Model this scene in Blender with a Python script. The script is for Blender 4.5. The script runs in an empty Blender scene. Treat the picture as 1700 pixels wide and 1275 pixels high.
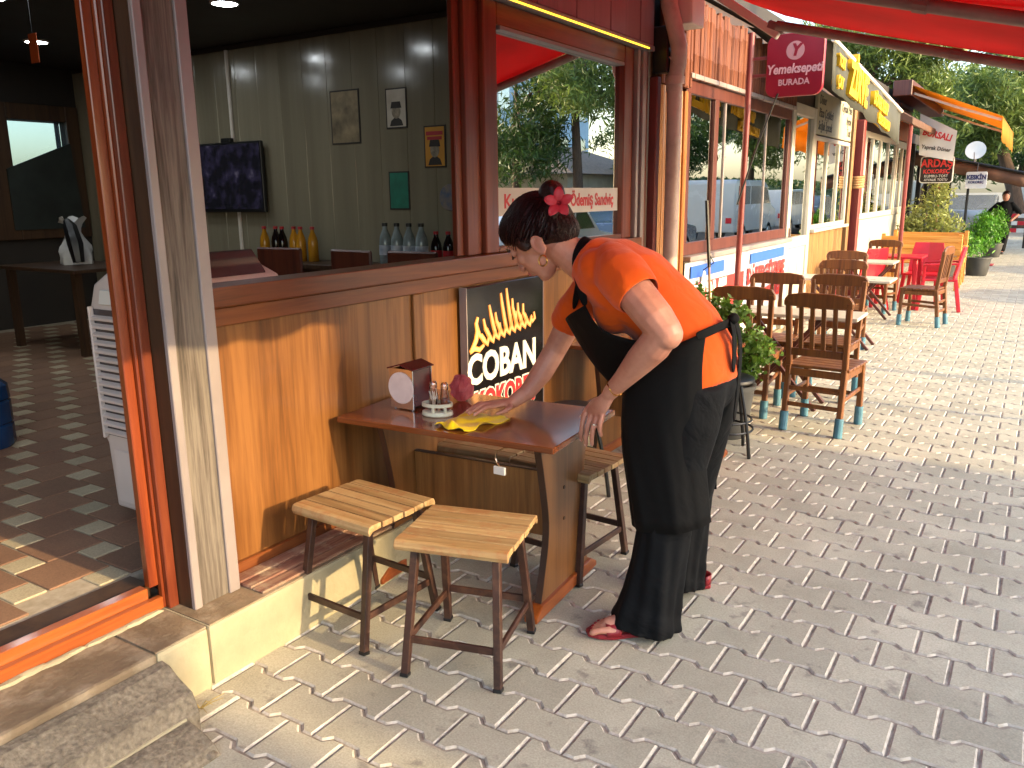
import bpy, bmesh, math, random
import numpy as np
from mathutils import Vector, Matrix, Euler
random.seed(7); RNG = np.random.default_rng(7)
R = math.radians
S = bpy.context.scene
COL = S.collection
# ------------------------------------------------------------------ camera
cam_d = bpy.data.cameras.new('camera'); cam = bpy.data.objects.new('camera', cam_d); COL.objects.link(cam)
cam_d.sensor_width = 36; cam_d.lens = 1368 / 1700 * 36; cam_d.clip_start = .05; cam_d.clip_end = 2000
CR = Matrix(((0.84486072, -0.11019338, 0.52351483), (0.5348627, 0.19501455, -0.82212604), (-0.01150016, 0.97459055, 0.22369846)))
cam.matrix_world = Matrix.Translation((0, 0, 1.6)) @ CR.to_4x4()
S.camera = cam
# ------------------------------------------------------------------ sky and sun
SUN_EL, SUN_AZ = 18.3, 0.8          # elevation; azimuth of the sun measured from +X towards +Y
world = bpy.data.worlds.new('World'); S.world = world; world.use_nodes = True
wn = world.node_tree; bg = wn.nodes['Background']
sky = wn.nodes.new('ShaderNodeTexSky'); sky.sky_type = 'NISHITA'; sky.sun_disc = False
sky.sun_elevation = R(SUN_EL); sky.sun_rotation = R(90 - SUN_AZ); sky.air_density = 1.0; sky.dust_density = 2.5; sky.ozone_density = 1.0
wn.links.new(sky.outputs[0], bg.inputs[0]); bg.inputs[1].default_value = .15
sl = bpy.data.lights.new('sun', 'SUN'); sl.energy = 1.3; sl.angle = R(.6); sl.color = (1, .74, .40)
sun = bpy.data.objects.new('sun', sl); COL.objects.link(sun)
sd = Vector((math.cos(R(SUN_EL)) * math.cos(R(SUN_AZ)), math.cos(R(SUN_EL)) * math.sin(R(SUN_AZ)), math.sin(R(SUN_EL))))
sun.rotation_euler = sd.to_track_quat('Z', 'Y').to_euler()
S.view_settings.view_transform = 'Standard'; S.view_settings.look = 'None'; S.view_settings.gamma = 1
S.view_settings.exposure = 2.5
S.render.engine = 'CYCLES'
S.render.resolution_x = 1024; S.render.resolution_y = 768
S.cycles.max_bounces = 8; S.cycles.transparent_max_bounces = 12; S.cycles.sample_clamp_indirect = 6
# ------------------------------------------------------------------ mesh helpers
class MB:
    def __init__(s): s.v = []; s.f = []; s.mi = []; s.cur = 0
    def add(s, vs, fs):
        o = len(s.v); s.v += [tuple(v) for v in vs]; s.f += [tuple(i + o for i in f) for f in fs]; s.mi += [s.cur] * len(fs); return s
    def box(s, x0, x1, y0, y1, z0, z1):
        if x0 > x1: x0, x1 = x1, x0
        if y0 > y1: y0, y1 = y1, y0
        if z0 > z1: z0, z1 = z1, z0
        return s.add([(x0,y0,z0),(x1,y0,z0),(x1,y1,z0),(x0,y1,z0),(x0,y0,z1),(x1,y0,z1),(x1,y1,z1),(x0,y1,z1)],
                     [(3,2,1,0),(4,5,6,7),(0,1,5,4),(1,2,6,5),(2,3,7,6),(3,0,4,7)])
    def bar(s, p, q, w, h, up=(0,0,1), w2=None, h2=None):
        p = Vector(p); q = Vector(q); d = (q - p).normalized(); up = Vector(up)
        if abs(d.dot(up)) > .98: up = Vector((1,0,0)) if abs(d.x) < .9 else Vector((0,1,0))
        a = d.cross(up).normalized(); b = a.cross(d).normalized()
        w2 = w if w2 is None else w2; h2 = h if h2 is None else h2; vs = []
        for c, ww, hh in ((p, w, h), (q, w2, h2)):
            for i, j in ((-1,-1),(1,-1),(1,1),(-1,1)): vs.append(c + a * ww * .5 * i + b * hh * .5 * j)
        return s.add(vs, [(3,2,1,0),(4,5,6,7),(0,1,5,4),(1,2,6,5),(2,3,7,6),(3,0,4,7)])
    def tube(s, path, r, n=8, cap=True, sy=1.0):
        path = [Vector(p) for p in path]; k = len(path)
        rs = r if isinstance(r, (list, tuple)) else [r] * k
        vs = []; prev = None
        for i, p in enumerate(path):
            d = (path[min(i+1, k-1)] - path[max(i-1, 0)]).normalized()
            if prev is None:
                a = d.orthogonal().normalized() if abs(d.z) < .9 else d.cross(Vector((0,1,0))).normalized()
            else: a = (prev - d * prev.dot(d)).normalized()
            prev = a; b = d.cross(a)
            for j in range(n):
                t = 2 * math.pi * j / n; vs.append(p + (a * math.cos(t) + b * math.sin(t) * sy) * rs[i])
        fs = [(i*n+j, i*n+(j+1) % n, (i+1)*n+(j+1) % n, (i+1)*n+j) for i in range(k-1) for j in range(n)]
        if cap: fs += [tuple(range(n-1, -1, -1)), tuple(range((k-1)*n, k*n))]
        return s.add(vs, fs)
    def lathe(s, prof, c=(0,0,0), n=16, rot=None):
        vs = []; k = len(prof); c = Vector(c)
        for r, z in prof:
            for j in range(n):
                t = 2 * math.pi * j / n; p = Vector((r * math.cos(t), r * math.sin(t), z)); vs.append(c + (rot @ p if rot else p))
        fs = [(i*n+j, i*n+(j+1) % n, (i+1)*n+(j+1) % n, (i+1)*n+j) for i in range(k-1) for j in range(n)]
        fs += [tuple(range(n-1, -1, -1)), tuple(range((k-1)*n, k*n))]
        return s.add(vs, fs)
    def prism(s, poly, axis, a0, a1):
        n = len(poly); mk = {'x': lambda t, u, v: (t, u, v), 'y': lambda t, u, v: (u, t, v), 'z': lambda t, u, v: (u, v, t)}[axis]
        vs = [mk(a0, *p) for p in poly] + [mk(a1, *p) for p in poly]
        return s.add(vs, [tuple(range(n-1, -1, -1)), tuple(range(n, 2*n))] + [(i, (i+1) % n, n+(i+1) % n, n+i) for i in range(n)])
    def ell(s, c, r, rot=None, nu=16, nv=10):
        vs = []; c = Vector(c)
        for i in range(nv + 1):
            ph = math.pi * i / nv - math.pi / 2
            for j in range(nu):
                t = 2 * math.pi * j / nu; p = Vector((r[0]*math.cos(ph)*math.cos(t), r[1]*math.cos(ph)*math.sin(t), r[2]*math.sin(ph)))
                vs.append(c + (rot @ p if rot else p))
        return s.add(vs, [(i*nu+j, i*nu+(j+1) % nu, (i+1)*nu+(j+1) % nu, (i+1)*nu+j) for i in range(nv) for j in range(nu)])
    def loft(s, secs, closed=True, caps=True):
        n = len(secs[0]); k = len(secs); vs = [p for sec in secs for p in sec]; m = n if closed else n - 1
        fs = [(i*n+j, i*n+(j+1) % n, (i+1)*n+(j+1) % n, (i+1)*n+j) for i in range(k-1) for j in range(m)]
        if caps and closed: fs += [tuple(range(n-1, -1, -1)), tuple(range((k-1)*n, k*n))]
        return s.add(vs, fs)
    def build(s, name, mat=None, parent=None, bevel=0, seg=1, smooth=False, sharp=35):
        off = wloc(parent) if parent else Vector((0,0,0))
        me = bpy.data.meshes.new(name)
        me.from_pydata([(v[0]-off.x, v[1]-off.y, v[2]-off.z) for v in s.v], [], s.f)
        mats = mat if isinstance(mat, (list, tuple)) else [mat]
        for m in mats: me.materials.append(m)
        me.polygons.foreach_set('material_index', s.mi)
        bm = bmesh.new(); bm.from_mesh(me)
        bmesh.ops.remove_doubles(bm, verts=bm.verts, dist=1e-6)
        bmesh.ops.recalc_face_normals(bm, faces=bm.faces)
        if bevel:
            ed = [e for e in bm.edges if len(e.link_faces) == 2 and e.calc_face_angle(0) > R(sharp)]
            bmesh.ops.bevel(bm, geom=ed, offset=bevel, segments=seg, affect='EDGES', profile=.6, clamp_overlap=True)
        bm.to_mesh(me); bm.free()
        if smooth:
            me.polygons.foreach_set('use_smooth', [True] * len(me.polygons)); me.set_sharp_from_angle(angle=R(40))
        o = bpy.data.objects.new(name, me); COL.objects.link(o)
        if parent: o.parent = parent
        return o
def wloc(o):
    v = Vector((0,0,0))
    while o: v += o.location; o = o.parent
    return v
def tag(o, label=None, cat=None, group=None, kind=None):
    if label: o['label'] = label
    if cat: o['category'] = cat
    if group: o['group'] = group
    if kind: o['kind'] = kind
    return o
def thing(name, label, cat, loc=(0,0,0), rz=0, group=None):
    o = bpy.data.objects.new(name, None); COL.objects.link(o); o.empty_display_size = .1
    o.location = loc; o.rotation_euler = (0, 0, R(rz)); return tag(o, label, cat, group)
def copy_tree(o, parent=None):
    c = o.copy(); COL.objects.link(c); c.parent = parent
    for ch in [x for x in o.children]: copy_tree(ch, c)
    return c
def dup(root, loc, rz, label=None, group=None):
    c = copy_tree(root); c.location = loc; c.rotation_euler = (0, 0, R(rz))
    if label: c['label'] = label
    if group: c['group'] = group
    return c
def inst(o, loc, rot=(0,0,0), parent=None, name=None):
    c = bpy.data.objects.new(name or o.name.split('.')[0], o.data); COL.objects.link(c)
    c.location = loc; c.rotation_euler = rot; c.parent = parent; return c
FACE_X = (R(90), 0, R(90)); FACE_NY = (R(90), 0, 0)
def text(name, body, size, mat, parent, loc, rot, ext=.002, sx=1, align='CENTER', bold=0, shear=0):
    cu = bpy.data.curves.new(name, 'FONT'); cu.body = body; cu.size = size; cu.extrude = ext; cu.align_x = align; cu.align_y = 'CENTER'; cu.offset = bold; cu.shear = shear
    cu.resolution_u = 3
    t = bpy.data.objects.new(name, cu); COL.objects.link(t)
    dg = bpy.context.evaluated_depsgraph_get(); me = bpy.data.meshes.new_from_object(t.evaluated_get(dg))
    bpy.data.objects.remove(t); me.name = name; me.materials.clear(); me.materials.append(mat)
    me.transform(Matrix.Diagonal((sx, 1, 1, 1)))
    o = bpy.data.objects.new(name, me); COL.objects.link(o); o.parent = parent
    o.location = Vector(loc) - (wloc(parent) if parent else Vector((0,0,0))); o.rotation_euler = rot
    return o
# ------------------------------------------------------------------ materials
def L(h):
    h = h.lstrip('#'); c = [int(h[i:i+2], 16) / 255 for i in (0, 2, 4)]
    return tuple(x / 12.92 if x <= .04045 else ((x + .055) / 1.055) ** 2.4 for x in c)
def base(name):
    m = bpy.data.materials.new(name); m.use_nodes = True; nt = m.node_tree; return m, nt, nt.nodes['Principled BSDF']
def N(nt, t, **k):
    n = nt.nodes.new('ShaderNode' + t)
    for a, b in k.items(): setattr(n, a, b)
    return n
def coords(nt, scale, rand=True, rot=(0,0,0)):
    tc = N(nt, 'TexCoord'); mp = N(nt, 'Mapping'); mp.inputs['Scale'].default_value = scale; mp.inputs['Rotation'].default_value = rot
    nt.links.new(tc.outputs['Object'], mp.inputs[0])
    if rand:
        oi = N(nt, 'ObjectInfo'); ml = N(nt, 'Math', operation='MULTIPLY'); ml.inputs[1].default_value = 37.0
        nt.links.new(oi.outputs['Random'], ml.inputs[0])
        cx = N(nt, 'CombineXYZ')
        for i in range(3): nt.links.new(ml.outputs[0], cx.inputs[i])
        nt.links.new(cx.outputs[0], mp.inputs['Location'])
    return mp.outputs[0]
def ramp(nt, fac, stops):
    r = N(nt, 'ValToRGB'); e = r.color_ramp.elements
    while len(e) < len(stops): e.new(.5)
    for i, (p, c) in enumerate(stops): e[i].position = p; e[i].color = (*c, 1)
    nt.links.new(fac, r.inputs[0]); return r.outputs[0]
def rvar(nt, col, amt, hue=0):
    if not amt: return col
    oi = N(nt, 'ObjectInfo'); hs = N(nt, 'HueSaturation'); mr = N(nt, 'MapRange'); mr.inputs[3].default_value = 1 - amt; mr.inputs[4].default_value = 1 + amt
    nt.links.new(oi.outputs['Random'], mr.inputs[0]); nt.links.new(mr.outputs[0], hs.inputs['Value']); nt.links.new(col, hs.inputs['Color'])
    return hs.outputs[0]
def mix(nt, fac, a, b, mode='MIX'):
    m = N(nt, 'Mix', data_type='RGBA', blend_type=mode)
    if isinstance(fac, (int, float)): m.inputs[0].default_value = fac
    else: nt.links.new(fac, m.inputs[0])
    for i, c in ((6, a), (7, b)):
        if isinstance(c, tuple): m.inputs[i].default_value = (*c[:3], 1)
        else: nt.links.new(c, m.inputs[i])
    return m.outputs[2]
def noise(nt, vec, sc, det=4, rough=.55, dist=0):
    n = N(nt, 'TexNoise'); n.inputs['Scale'].default_value = sc; n.inputs['Detail'].default_value = det; n.inputs['Roughness'].default_value = rough; n.inputs['Distortion'].default_value = dist
    nt.links.new(vec, n.inputs['Vector']); return n.outputs['Fac']
def bump(nt, bs, fac, st, dist=.01):
    b = N(nt, 'Bump'); b.inputs['Strength'].default_value = st; b.inputs['Distance'].default_value = dist
    nt.links.new(fac, b.inputs['Height']); nt.links.new(b.outputs[0], bs.inputs['Normal'])
def pm(name, a, b=None, sc=8, rough=.6, bmp=.0, bsc=60, var=0, metal=0, stretch=(1,1,1), spec=.5, coat=0, dirt=None, dsc=3, damt=.5, sheen=0):
    m, nt, bs = base(name); a = L(a) if isinstance(a, str) else a; b = L(b) if isinstance(b, str) else (b or tuple(x * .75 for x in a))
    v = coords(nt, stretch); f = noise(nt, v, sc)
    col = ramp(nt, f, [(.3, b), (.7, a)])
    if dirt:
        d = ramp(nt, noise(nt, v, dsc, 6, .65), [(.48, (0,0,0)), (.68, (damt,)*3)]); col = mix(nt, d, col, L(dirt))
    col = rvar(nt, col, var)
    nt.links.new(col, bs.inputs['Base Color']); bs.inputs['Metallic'].default_value = metal; bs.inputs['Specular IOR Level'].default_value = spec
    bs.inputs['Coat Weight'].default_value = coat; bs.inputs['Coat Roughness'].default_value = .15; bs.inputs['Sheen Weight'].default_value = sheen
    rr = N(nt, 'MapRange'); rr.inputs[3].default_value = max(rough - .1, .02); rr.inputs[4].default_value = min(rough + .1, 1); nt.links.new(f, rr.inputs[0]); nt.links.new(rr.outputs[0], bs.inputs['Roughness'])
    if bmp: bump(nt, bs, noise(nt, v, bsc, 5), bmp)
    return m
def wood(name, cols, axis='z', sc=1, rough=.45, var=.06, bmp=.15, coat=0, wear=None, wamt=.6):
    m, nt, bs = base(name); st = {'x': (.7, 14, 14), 'y': (14, .7, 14), 'z': (14, 14, .7)}[axis]
    st = tuple(s * sc for s in st); v = coords(nt, st)
    n1 = noise(nt, v, 1.6, 5, .6, .9); n2 = noise(nt, v, 7, 3, .7, .3)
    mx = N(nt, 'Math', operation='MULTIPLY_ADD'); nt.links.new(n2, mx.inputs[0]); mx.inputs[1].default_value = .35; 
    sb = N(nt, 'Math', operation='MULTIPLY'); nt.links.new(n1, sb.inputs[0]); sb.inputs[1].default_value = .8; nt.links.new(sb.outputs[0], mx.inputs[2])
    c = [L(x) for x in cols]
    col = ramp(nt, mx.outputs[0], [(.36, c[0]), (.52, c[1]), (.68, c[2])])
    v2 = coords(nt, (1,1,1)); 
    if wear:
        d = ramp(nt, noise(nt, v2, 9, 6, .7), [(.5, (0,0,0)), (.62, (wamt,)*3)]); col = mix(nt, d, col, L(wear))
    col = rvar(nt, col, var); nt.links.new(col, bs.inputs['Base Color'])
    bs.inputs['Roughness'].default_value = rough; bs.inputs['Coat Weight'].default_value = coat; bs.inputs['Coat Roughness'].default_value = .12
    if bmp: bump(nt, bs, n2, bmp, .004)
    return m
def glow(name, c, st):
    m, nt, bs = base(name); bs.inputs['Emission Color'].default_value = (*L(c), 1); bs.inputs['Emission Strength'].default_value = st; bs.inputs['Base Color'].default_value = (*L(c), 1); return m
def glass(name, refl=.4, tint=(1,1,1), rough=0.0, gc=(1,1,1)):
    m = bpy.data.materials.new(name); m.use_nodes = True; nt = m.node_tree; nt.nodes.remove(nt.nodes['Principled BSDF'])
    g = N(nt, 'BsdfGlossy'); g.inputs['Roughness'].default_value = rough; g.inputs['Color'].default_value = (*gc, 1); t = N(nt, 'BsdfTransparent'); t.inputs[0].default_value = (*tint, 1)
    x = N(nt, 'MixShader'); fr = N(nt, 'Fresnel'); fr.inputs[0].default_value = 1.5
    mr = N(nt, 'MapRange'); mr.inputs[3].default_value = refl; mr.inputs[4].default_value = 1; nt.links.new(fr.outputs[0], mr.inputs[0])
    nt.links.new(mr.outputs[0], x.inputs[0]); nt.links.new(t.outputs[0], x.inputs[1]); nt.links.new(g.outputs[0], x.inputs[2])
    nt.links.new(x.outputs[0], nt.nodes['Material Output'].inputs[0]); return m
def cloth_t(name, c, c2, trans=.5, sc=3, bmp=.2):
    m = bpy.data.materials.new(name); m.use_nodes = True; nt = m.node_tree; bs = nt.nodes['Principled BSDF']; bs.inputs['Roughness'].default_value = .75
    v = coords(nt, (1,1,1)); col = ramp(nt, noise(nt, v, sc, 5), [(.3, L(c2)), (.7, L(c))]); nt.links.new(col, bs.inputs['Base Color'])
    t = N(nt, 'BsdfTranslucent'); nt.links.new(col, t.inputs[0]); x = N(nt, 'MixShader'); x.inputs[0].default_value = trans
    nt.links.new(bs.outputs[0], x.inputs[1]); nt.links.new(t.outputs[0], x.inputs[2]); nt.links.new(x.outputs[0], nt.nodes['Material Output'].inputs[0])
    bump(nt, bs, noise(nt, v, 5, 3), bmp, .03); return m
def leafmat(name, a, b, trans=.35, sc=1.2):
    m = bpy.data.materials.new(name); m.use_nodes = True; nt = m.node_tree; bs = nt.nodes['Principled BSDF']; bs.inputs['Roughness'].default_value = .5
    v = coords(nt, (1,1,1)); n1 = noise(nt, v, sc, 3); n2 = noise(nt, v, 25, 2)
    ad = N(nt, 'Math', operation='MULTIPLY_ADD'); nt.links.new(n2, ad.inputs[0]); ad.inputs[1].default_value = .5; nt.links.new(n1, ad.inputs[2])
    col = ramp(nt, ad.outputs[0], [(.5, L(b)), (.95, L(a))]); nt.links.new(col, bs.inputs['Base Color'])
    t = N(nt, 'BsdfTranslucent'); nt.links.new(col, t.inputs[0]); x = N(nt, 'MixShader'); x.inputs[0].default_value = trans
    nt.links.new(bs.outputs[0], x.inputs[1]); nt.links.new(t.outputs[0], x.inputs[2]); nt.links.new(x.outputs[0], nt.nodes['Material Output'].inputs[0]); return m
M = {}
M['panel'] = wood('laminate_oak', ('#523217', '#6f4620', '#875a2e'), 'z', .55, .38, 0, .06, .15)
M['frame'] = wood('red_brown_frame', ('#451a0e', '#602815', '#73371f'), 'z', .6, .35, .03, .05, .3)
M['frame_y'] = wood('red_brown_rail', ('#4a2412', '#643418', '#784522'), 'y', .6, .35, .03, .05, .3)
M['doorframe'] = wood('door_frame_wood', ('#54200e', '#702e13', '#843c1a'), 'z', .6, .3, .02, .04, .4)
M['doorframe_y'] = wood('door_threshold_wood', ('#6a2d10', '#854016', '#96501f'), 'y', .6, .35, .02, .04, .4)
M['greywood'] = wood('weathered_grey_board', ('#2e2821', '#544b42', '#6e655a'), 'z', 1.5, .8, .05, .5)
M['oldboard'] = wood('peeling_red_board', ('#5a3a30', '#7d5444', '#9c7a62'), 'y', .8, .85, .1, .6, wear='#a99a80')
M['alu'] = pm('painted_aluminium', '#8f8480', '#7d7370', 3, .45, .02)
M['kerb'] = pm('painted_concrete', '#a89e80', '#8f866c', 4, .85, .35, 40, dirt='#857a62', dsc=2.5)
M['kerbtop'] = pm('dirty_concrete', '#857259', '#685843', 5, .9, .45, 45, dirt='#b3a68e', dsc=6)
M['step'] = pm('worn_step_concrete', '#8a7f6c', '#5f5546', 70, .95, .9, 55, dirt='#554b3d', dsc=9, damt=.55)
M['tabletop'] = wood('table_laminate', ('#562b16', '#6f3c1f', '#7e4a29'), 'x', .5, .16, 0, .01, .25)
M['tableleg'] = wood('table_leg_laminate', ('#583619', '#754b25', '#875a30'), 'z', .5, .35, .03, .04, .2)
M['tableedge'] = pm('dark_edge_band', '#3c2416', '#2a170d', 6, .5)
M['stoolwood'] = wood('worn_stool_slat', ('#66502f', '#8d7149', '#a68b61'), 'x', .8, .6, .14, .3, wear='#8a4e26', wamt=.45)
M['stoolmetal'] = pm('brown_painted_steel', '#3a2119', '#2a1812', 9, .45, .05, dirt='#6e4c38', dsc=14, damt=.35)
M['black'] = pm('black_plastic', '#141416', '#0b0b0c', 5, .4)
M['blackmetal'] = pm('black_metal', '#101214', '#0a0b0c', 5, .35)
M['white'] = pm('white_paint', '#d9d6cd', '#c9c5ba', 3, .5)
M['offwhite'] = pm('offwhite_plastic', '#d6cfc4', '#c8bfb2', 3, .45)
M['chrome'] = pm('chrome', '#d8d8d8', '#c8c8c8', 3, .12, metal=1)
M['signblack'] = pm('sign_black_acrylic', '#1b1918', '#151312', 3, .18, coat=.5)
M['red_text'] = pm('red_lettering', '#b31c22', '#9f161c', 3, .5)
M['pvc'] = pm('pvc_pipe', '#c2aaa0', '#ab958b', 3, .5, .02, dirt='#7d6a60', dsc=4)
M['interior'] = pm('interior_panel', '#857f6b', '#77715f', 1.5, .16, .0, stretch=(6,1,.3))
M['ceil'] = pm('interior_ceiling', '#2e2722', '#26201c', 2, .6)
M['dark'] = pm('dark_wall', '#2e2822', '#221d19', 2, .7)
M['darkwood'] = wood('dark_wood', ('#2a1a10', '#3a2616', '#46301c'), 'z', .6, .5, .08, .05)
M['glass_refl'] = glass('reflective_window_glass', .62, (.55,.57,.55), gc=(.92,.95,.95))
M['glass_clear'] = glass('clear_glass', .05, (.92,.93,.92))
M['glass_shop'] = glass('shop_window_glass', .55, (.45,.46,.46), gc=(.85,.88,.88))
M['led'] = glow('led_bead', '#ffc830', .8)
M['lamp'] = glow('downlight_diffuser', '#f4fbff', 12)
def flat(name, c, rough=.55, var=0): return pm(name, c, c, 3, rough, var=var)
# ------------------------------------------------------------------ ground, pavement, road
def proj(p):
    q = CR.transposed() @ (Vector(p) - Vector((0, 0, 1.6)))
    if q.z > -.05: return None
    return (850 + 1368 * q.x / -q.z, 637.5 - 1368 * q.y / -q.z, -q.z)
def island_mat(name, a, b, amt=.16, bsc=90, bst=.25, dirt=None):
    m, nt, bs = base(name); tc = N(nt, 'TexCoord'); g = N(nt, 'NewGeometry'); oi = N(nt, 'ObjectInfo')
    ad = N(nt, 'Math', operation='ADD'); nt.links.new(g.outputs['Random Per Island'], ad.inputs[0]); nt.links.new(oi.outputs['Random'], ad.inputs[1])
    fr = N(nt, 'Math', operation='FRACT'); nt.links.new(ad.outputs[0], fr.inputs[0])
    pos = g.outputs['Position']
    n1 = noise(nt, pos, 2.2, 6, .65); n2 = noise(nt, pos, 160, 3)
    col = ramp(nt, n1, [(.3, L(b)), (.72, L(a))]); 
    if dirt:
        n3 = noise(nt, pos, 9, 4, .6); col = mix(nt, ramp(nt, n3, [(.6, (0,0,0)), (.70, (.6,)*3)]), col, L(dirt))
    sp = ramp(nt, n2, [(.25, (.78,)*3), (.75, (1.2,)*3)]); col = mix(nt, 1.0, col, sp, 'MULTIPLY')
    hs = N(nt, 'HueSaturation'); mr = N(nt, 'MapRange'); mr.inputs[3].default_value = 1 - amt; mr.inputs[4].default_value = 1 + amt
    nt.links.new(fr.outputs[0], mr.inputs[0]); nt.links.new(mr.outputs[0], hs.inputs['Value']); nt.links.new(col, hs.inputs['Color'])
    nt.links.new(hs.outputs[0], bs.inputs['Base Color']); bs.inputs['Roughness'].default_value = .82
    bump(nt, bs, n2, bst, .003); return m
M['paver'] = island_mat('grey_concrete_paver', '#b0ab97', '#96917e', .13, dirt='#67605a')
M['sand'] = pm('joint_sand', '#c4bcae', '#9f9686', 40, .95, .3, 120)
M['joint'] = pm('joint_dark', '#a89f90', '#6a6256', 22, .95, .3, 120)
M['asphalt'] = pm('asphalt', '#4a4845', '#3c3a38', 12, .9, .4, 150)
M['farground'] = pm('dry_ground', '#8a8272', '#6e6a58', .4, .95)
g = MB().box(-400, 400, -400, 600, -.6, -.5).build('ground', M['farground']); tag(g, kind='structure', label='dry ground reaching to the horizon')
pv = MB().box(-2.6, 2.5, -6, 90, -.3, -.0072).build('pavement', M['joint']); tag(pv, kind='structure', label='grey interlocking paver pavement with sandy joints')
rd = MB().box(2.66, 10.5, -40, 140, -.3, -.13).build('road', M['asphalt']); tag(rd, kind='structure', label='asphalt road beside the pavement')
PX, PY, X0, Y0, WA = .2306, .1614, -1.833, 1.705, .0125
def paver_mesh():
    e = [(0, -1), (.043, -1), (.068, 1), (PX-.068, 1), (PX-.043, -1), (PX, -1)]
    out = [(x, WA*s) for x, s in e] + [(x, PY - WA*s) for x, s in reversed(e)]
    cx, cy = PX/2, PY/2
    def inset(d):
        n = len(out); r = []
        for i in range(n):
            p, a, b = Vector(out[i]), Vector(out[i-1]), Vector(out[(i+1) % n])
            n1 = Vector((-(p-a).y, (p-a).x)).normalized(); n2 = Vector((-(b-p).y, (b-p).x)).normalized()
            k = (n1+n2).normalized(); r.append(p + k * d / max(.5, k.dot(n1)))
        return r
    o1 = inset(.0034); o2 = inset(.0095); n = 12
    vs = [(p.x, p.y, 0) for p in o2] + [(p.x, p.y, -.0055) for p in o1] + [(p.x, p.y, -.035) for p in o1]
    fs = [tuple(range(n))] + [(n+i, n+(i+1) % n, (i+1) % n, i) for i in range(n)] + [(2*n+i, 2*n+(i+1) % n, n+(i+1) % n, n+i) for i in range(n)]
    return vs, fs, [0] + [1]*24
pvv, pvf, pvm = paver_mesh()
cells = []
for k in range(-14, 200):
    y = Y0 + k*PY
    for n in range(-3, 20):
        x = X0 + n*PX + (k % 2)*PX/2
        if x < -2.42 or x > 2.3: continue
        q = proj((x+.11, y+.08, 0)); inside = q is not None and -60 < q[0] < 1760 and -60 < q[1] < 1340
        cells.append((q[2] if inside else 100 + abs(y), x, y))
cells.sort()
me = bpy.data.meshes.new('paver'); me.from_pydata(pvv, [], pvf); me.materials.append(M['paver']); me.materials.append(M['sand']); me.polygons.foreach_set('material_index', pvm)
for d, x, y in cells[:300]:
    o = bpy.data.objects.new('paver', me); COL.objects.link(o); o.parent = pv
    o.location = (x, y, random.uniform(-.0022, .0012)); o.rotation_euler = (random.gauss(0, .006), random.gauss(0, .006), random.gauss(0, .003))
rest = np.array([(x, y) for d, x, y in cells[300:]]); V = np.array(pvv); nv = len(V); m = len(rest)
allv = np.repeat(V[None], m, 0); th = RNG.normal(0, .003, (m, 1)); vx = allv[:,:,0].copy(); vy = allv[:,:,1].copy()
allv[:,:,0] = vx - th*vy + rest[:,0:1]; allv[:,:,1] = vy + th*vx + rest[:,1:2]
allv[:,:,2] += RNG.uniform(-.0022, .0012, (m,1)) + RNG.normal(0, .006, (m,1))*(vx-.11) + RNG.normal(0, .006, (m,1))*(vy-.08)
me2 = bpy.data.meshes.new('paver_field'); fs = [tuple(i + nv*j for i in f) for j in range(m) for f in pvf]
me2.from_pydata(allv.reshape(-1, 3).tolist(), [], fs); me2.materials.append(M['paver']); me2.materials.append(M['sand']); me2.polygons.foreach_set('material_index', pvm*m)
o = bpy.data.objects.new('paver_field', me2); COL.objects.link(o); o.parent = pv; tag(o, kind='stuff')
kb = MB()
for i in range(-6, 90): kb.box(2.5, 2.66, i + .004, i + .996, -.3, .002)
kb = kb.build('kerb', M['kerb'], pv, .006)
# gutter line on the road
# ------------------------------------------------------------------ restaurant
KT = .215
rs = thing('restaurant_building', 'wood-panelled restaurant front with open window, red-brown frames and glowing downlights inside', 'building', (-2.4, 1.7, 0))
plinth = MB().box(-2.62, -2.19, 1.552, 5.56, -.1, KT).build('plinth', M['kerb'], rs, .012, 2)
tag(plinth, label='pale painted concrete plinth')
MB().box(-2.62, -2.188, -2.5, 1.355, -.1, KT+.001).build('plinth', M['kerbtop'], rs, .012, 2)
MB().box(-2.62, -2.189, 1.357, 1.546, -.1, KT).build('plinth', M['kerb'], rs, .012, 2)
MB().box(-2.62, -2.199, 1.357, 1.546, KT-.004, KT+.0025).build('plinth_cap', M['kerbtop'], rs)
MB().box(-2.62, -2.198, 1.56, 5.55, KT-.004, KT+.0022).build('plinth_cap', M['kerbtop'], rs)
# worn concrete step in front of the door (two pieces and a broken end)
st = thing('concrete_step', 'worn grey concrete ramp step against the plinth below the doorway', 'step', (-2.1, .6, 0))
MB().prism([(-2.186, .0), (-2.186, .192), (-2.15, .186), (-2.105, .155), (-2.045, .128), (-2.02, .07), (-2.02, 0)], 'y', -2, 1.37).build('upper_slab', M['step'], st, .004)
MB().prism([(-2.016, 0), (-2.016, .066), (-1.985, .062), (-1.90, .03), (-1.875, .004), (-1.875, 0)], 'y', -2, 1.325).build('lower_slab', M['step'], st, .004)
mb = MB()
for i in range(9):
    a = random.random(); mb.ell((-2.12+.24*a, 1.365-.02*random.random()-.05*a, .01), (.03+.03*random.random(), .02+.02*random.random(), .012+.012*random.random()), nu=7, nv=4)
mb.build('mortar_fillet', M['step'], st, smooth=True)
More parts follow.
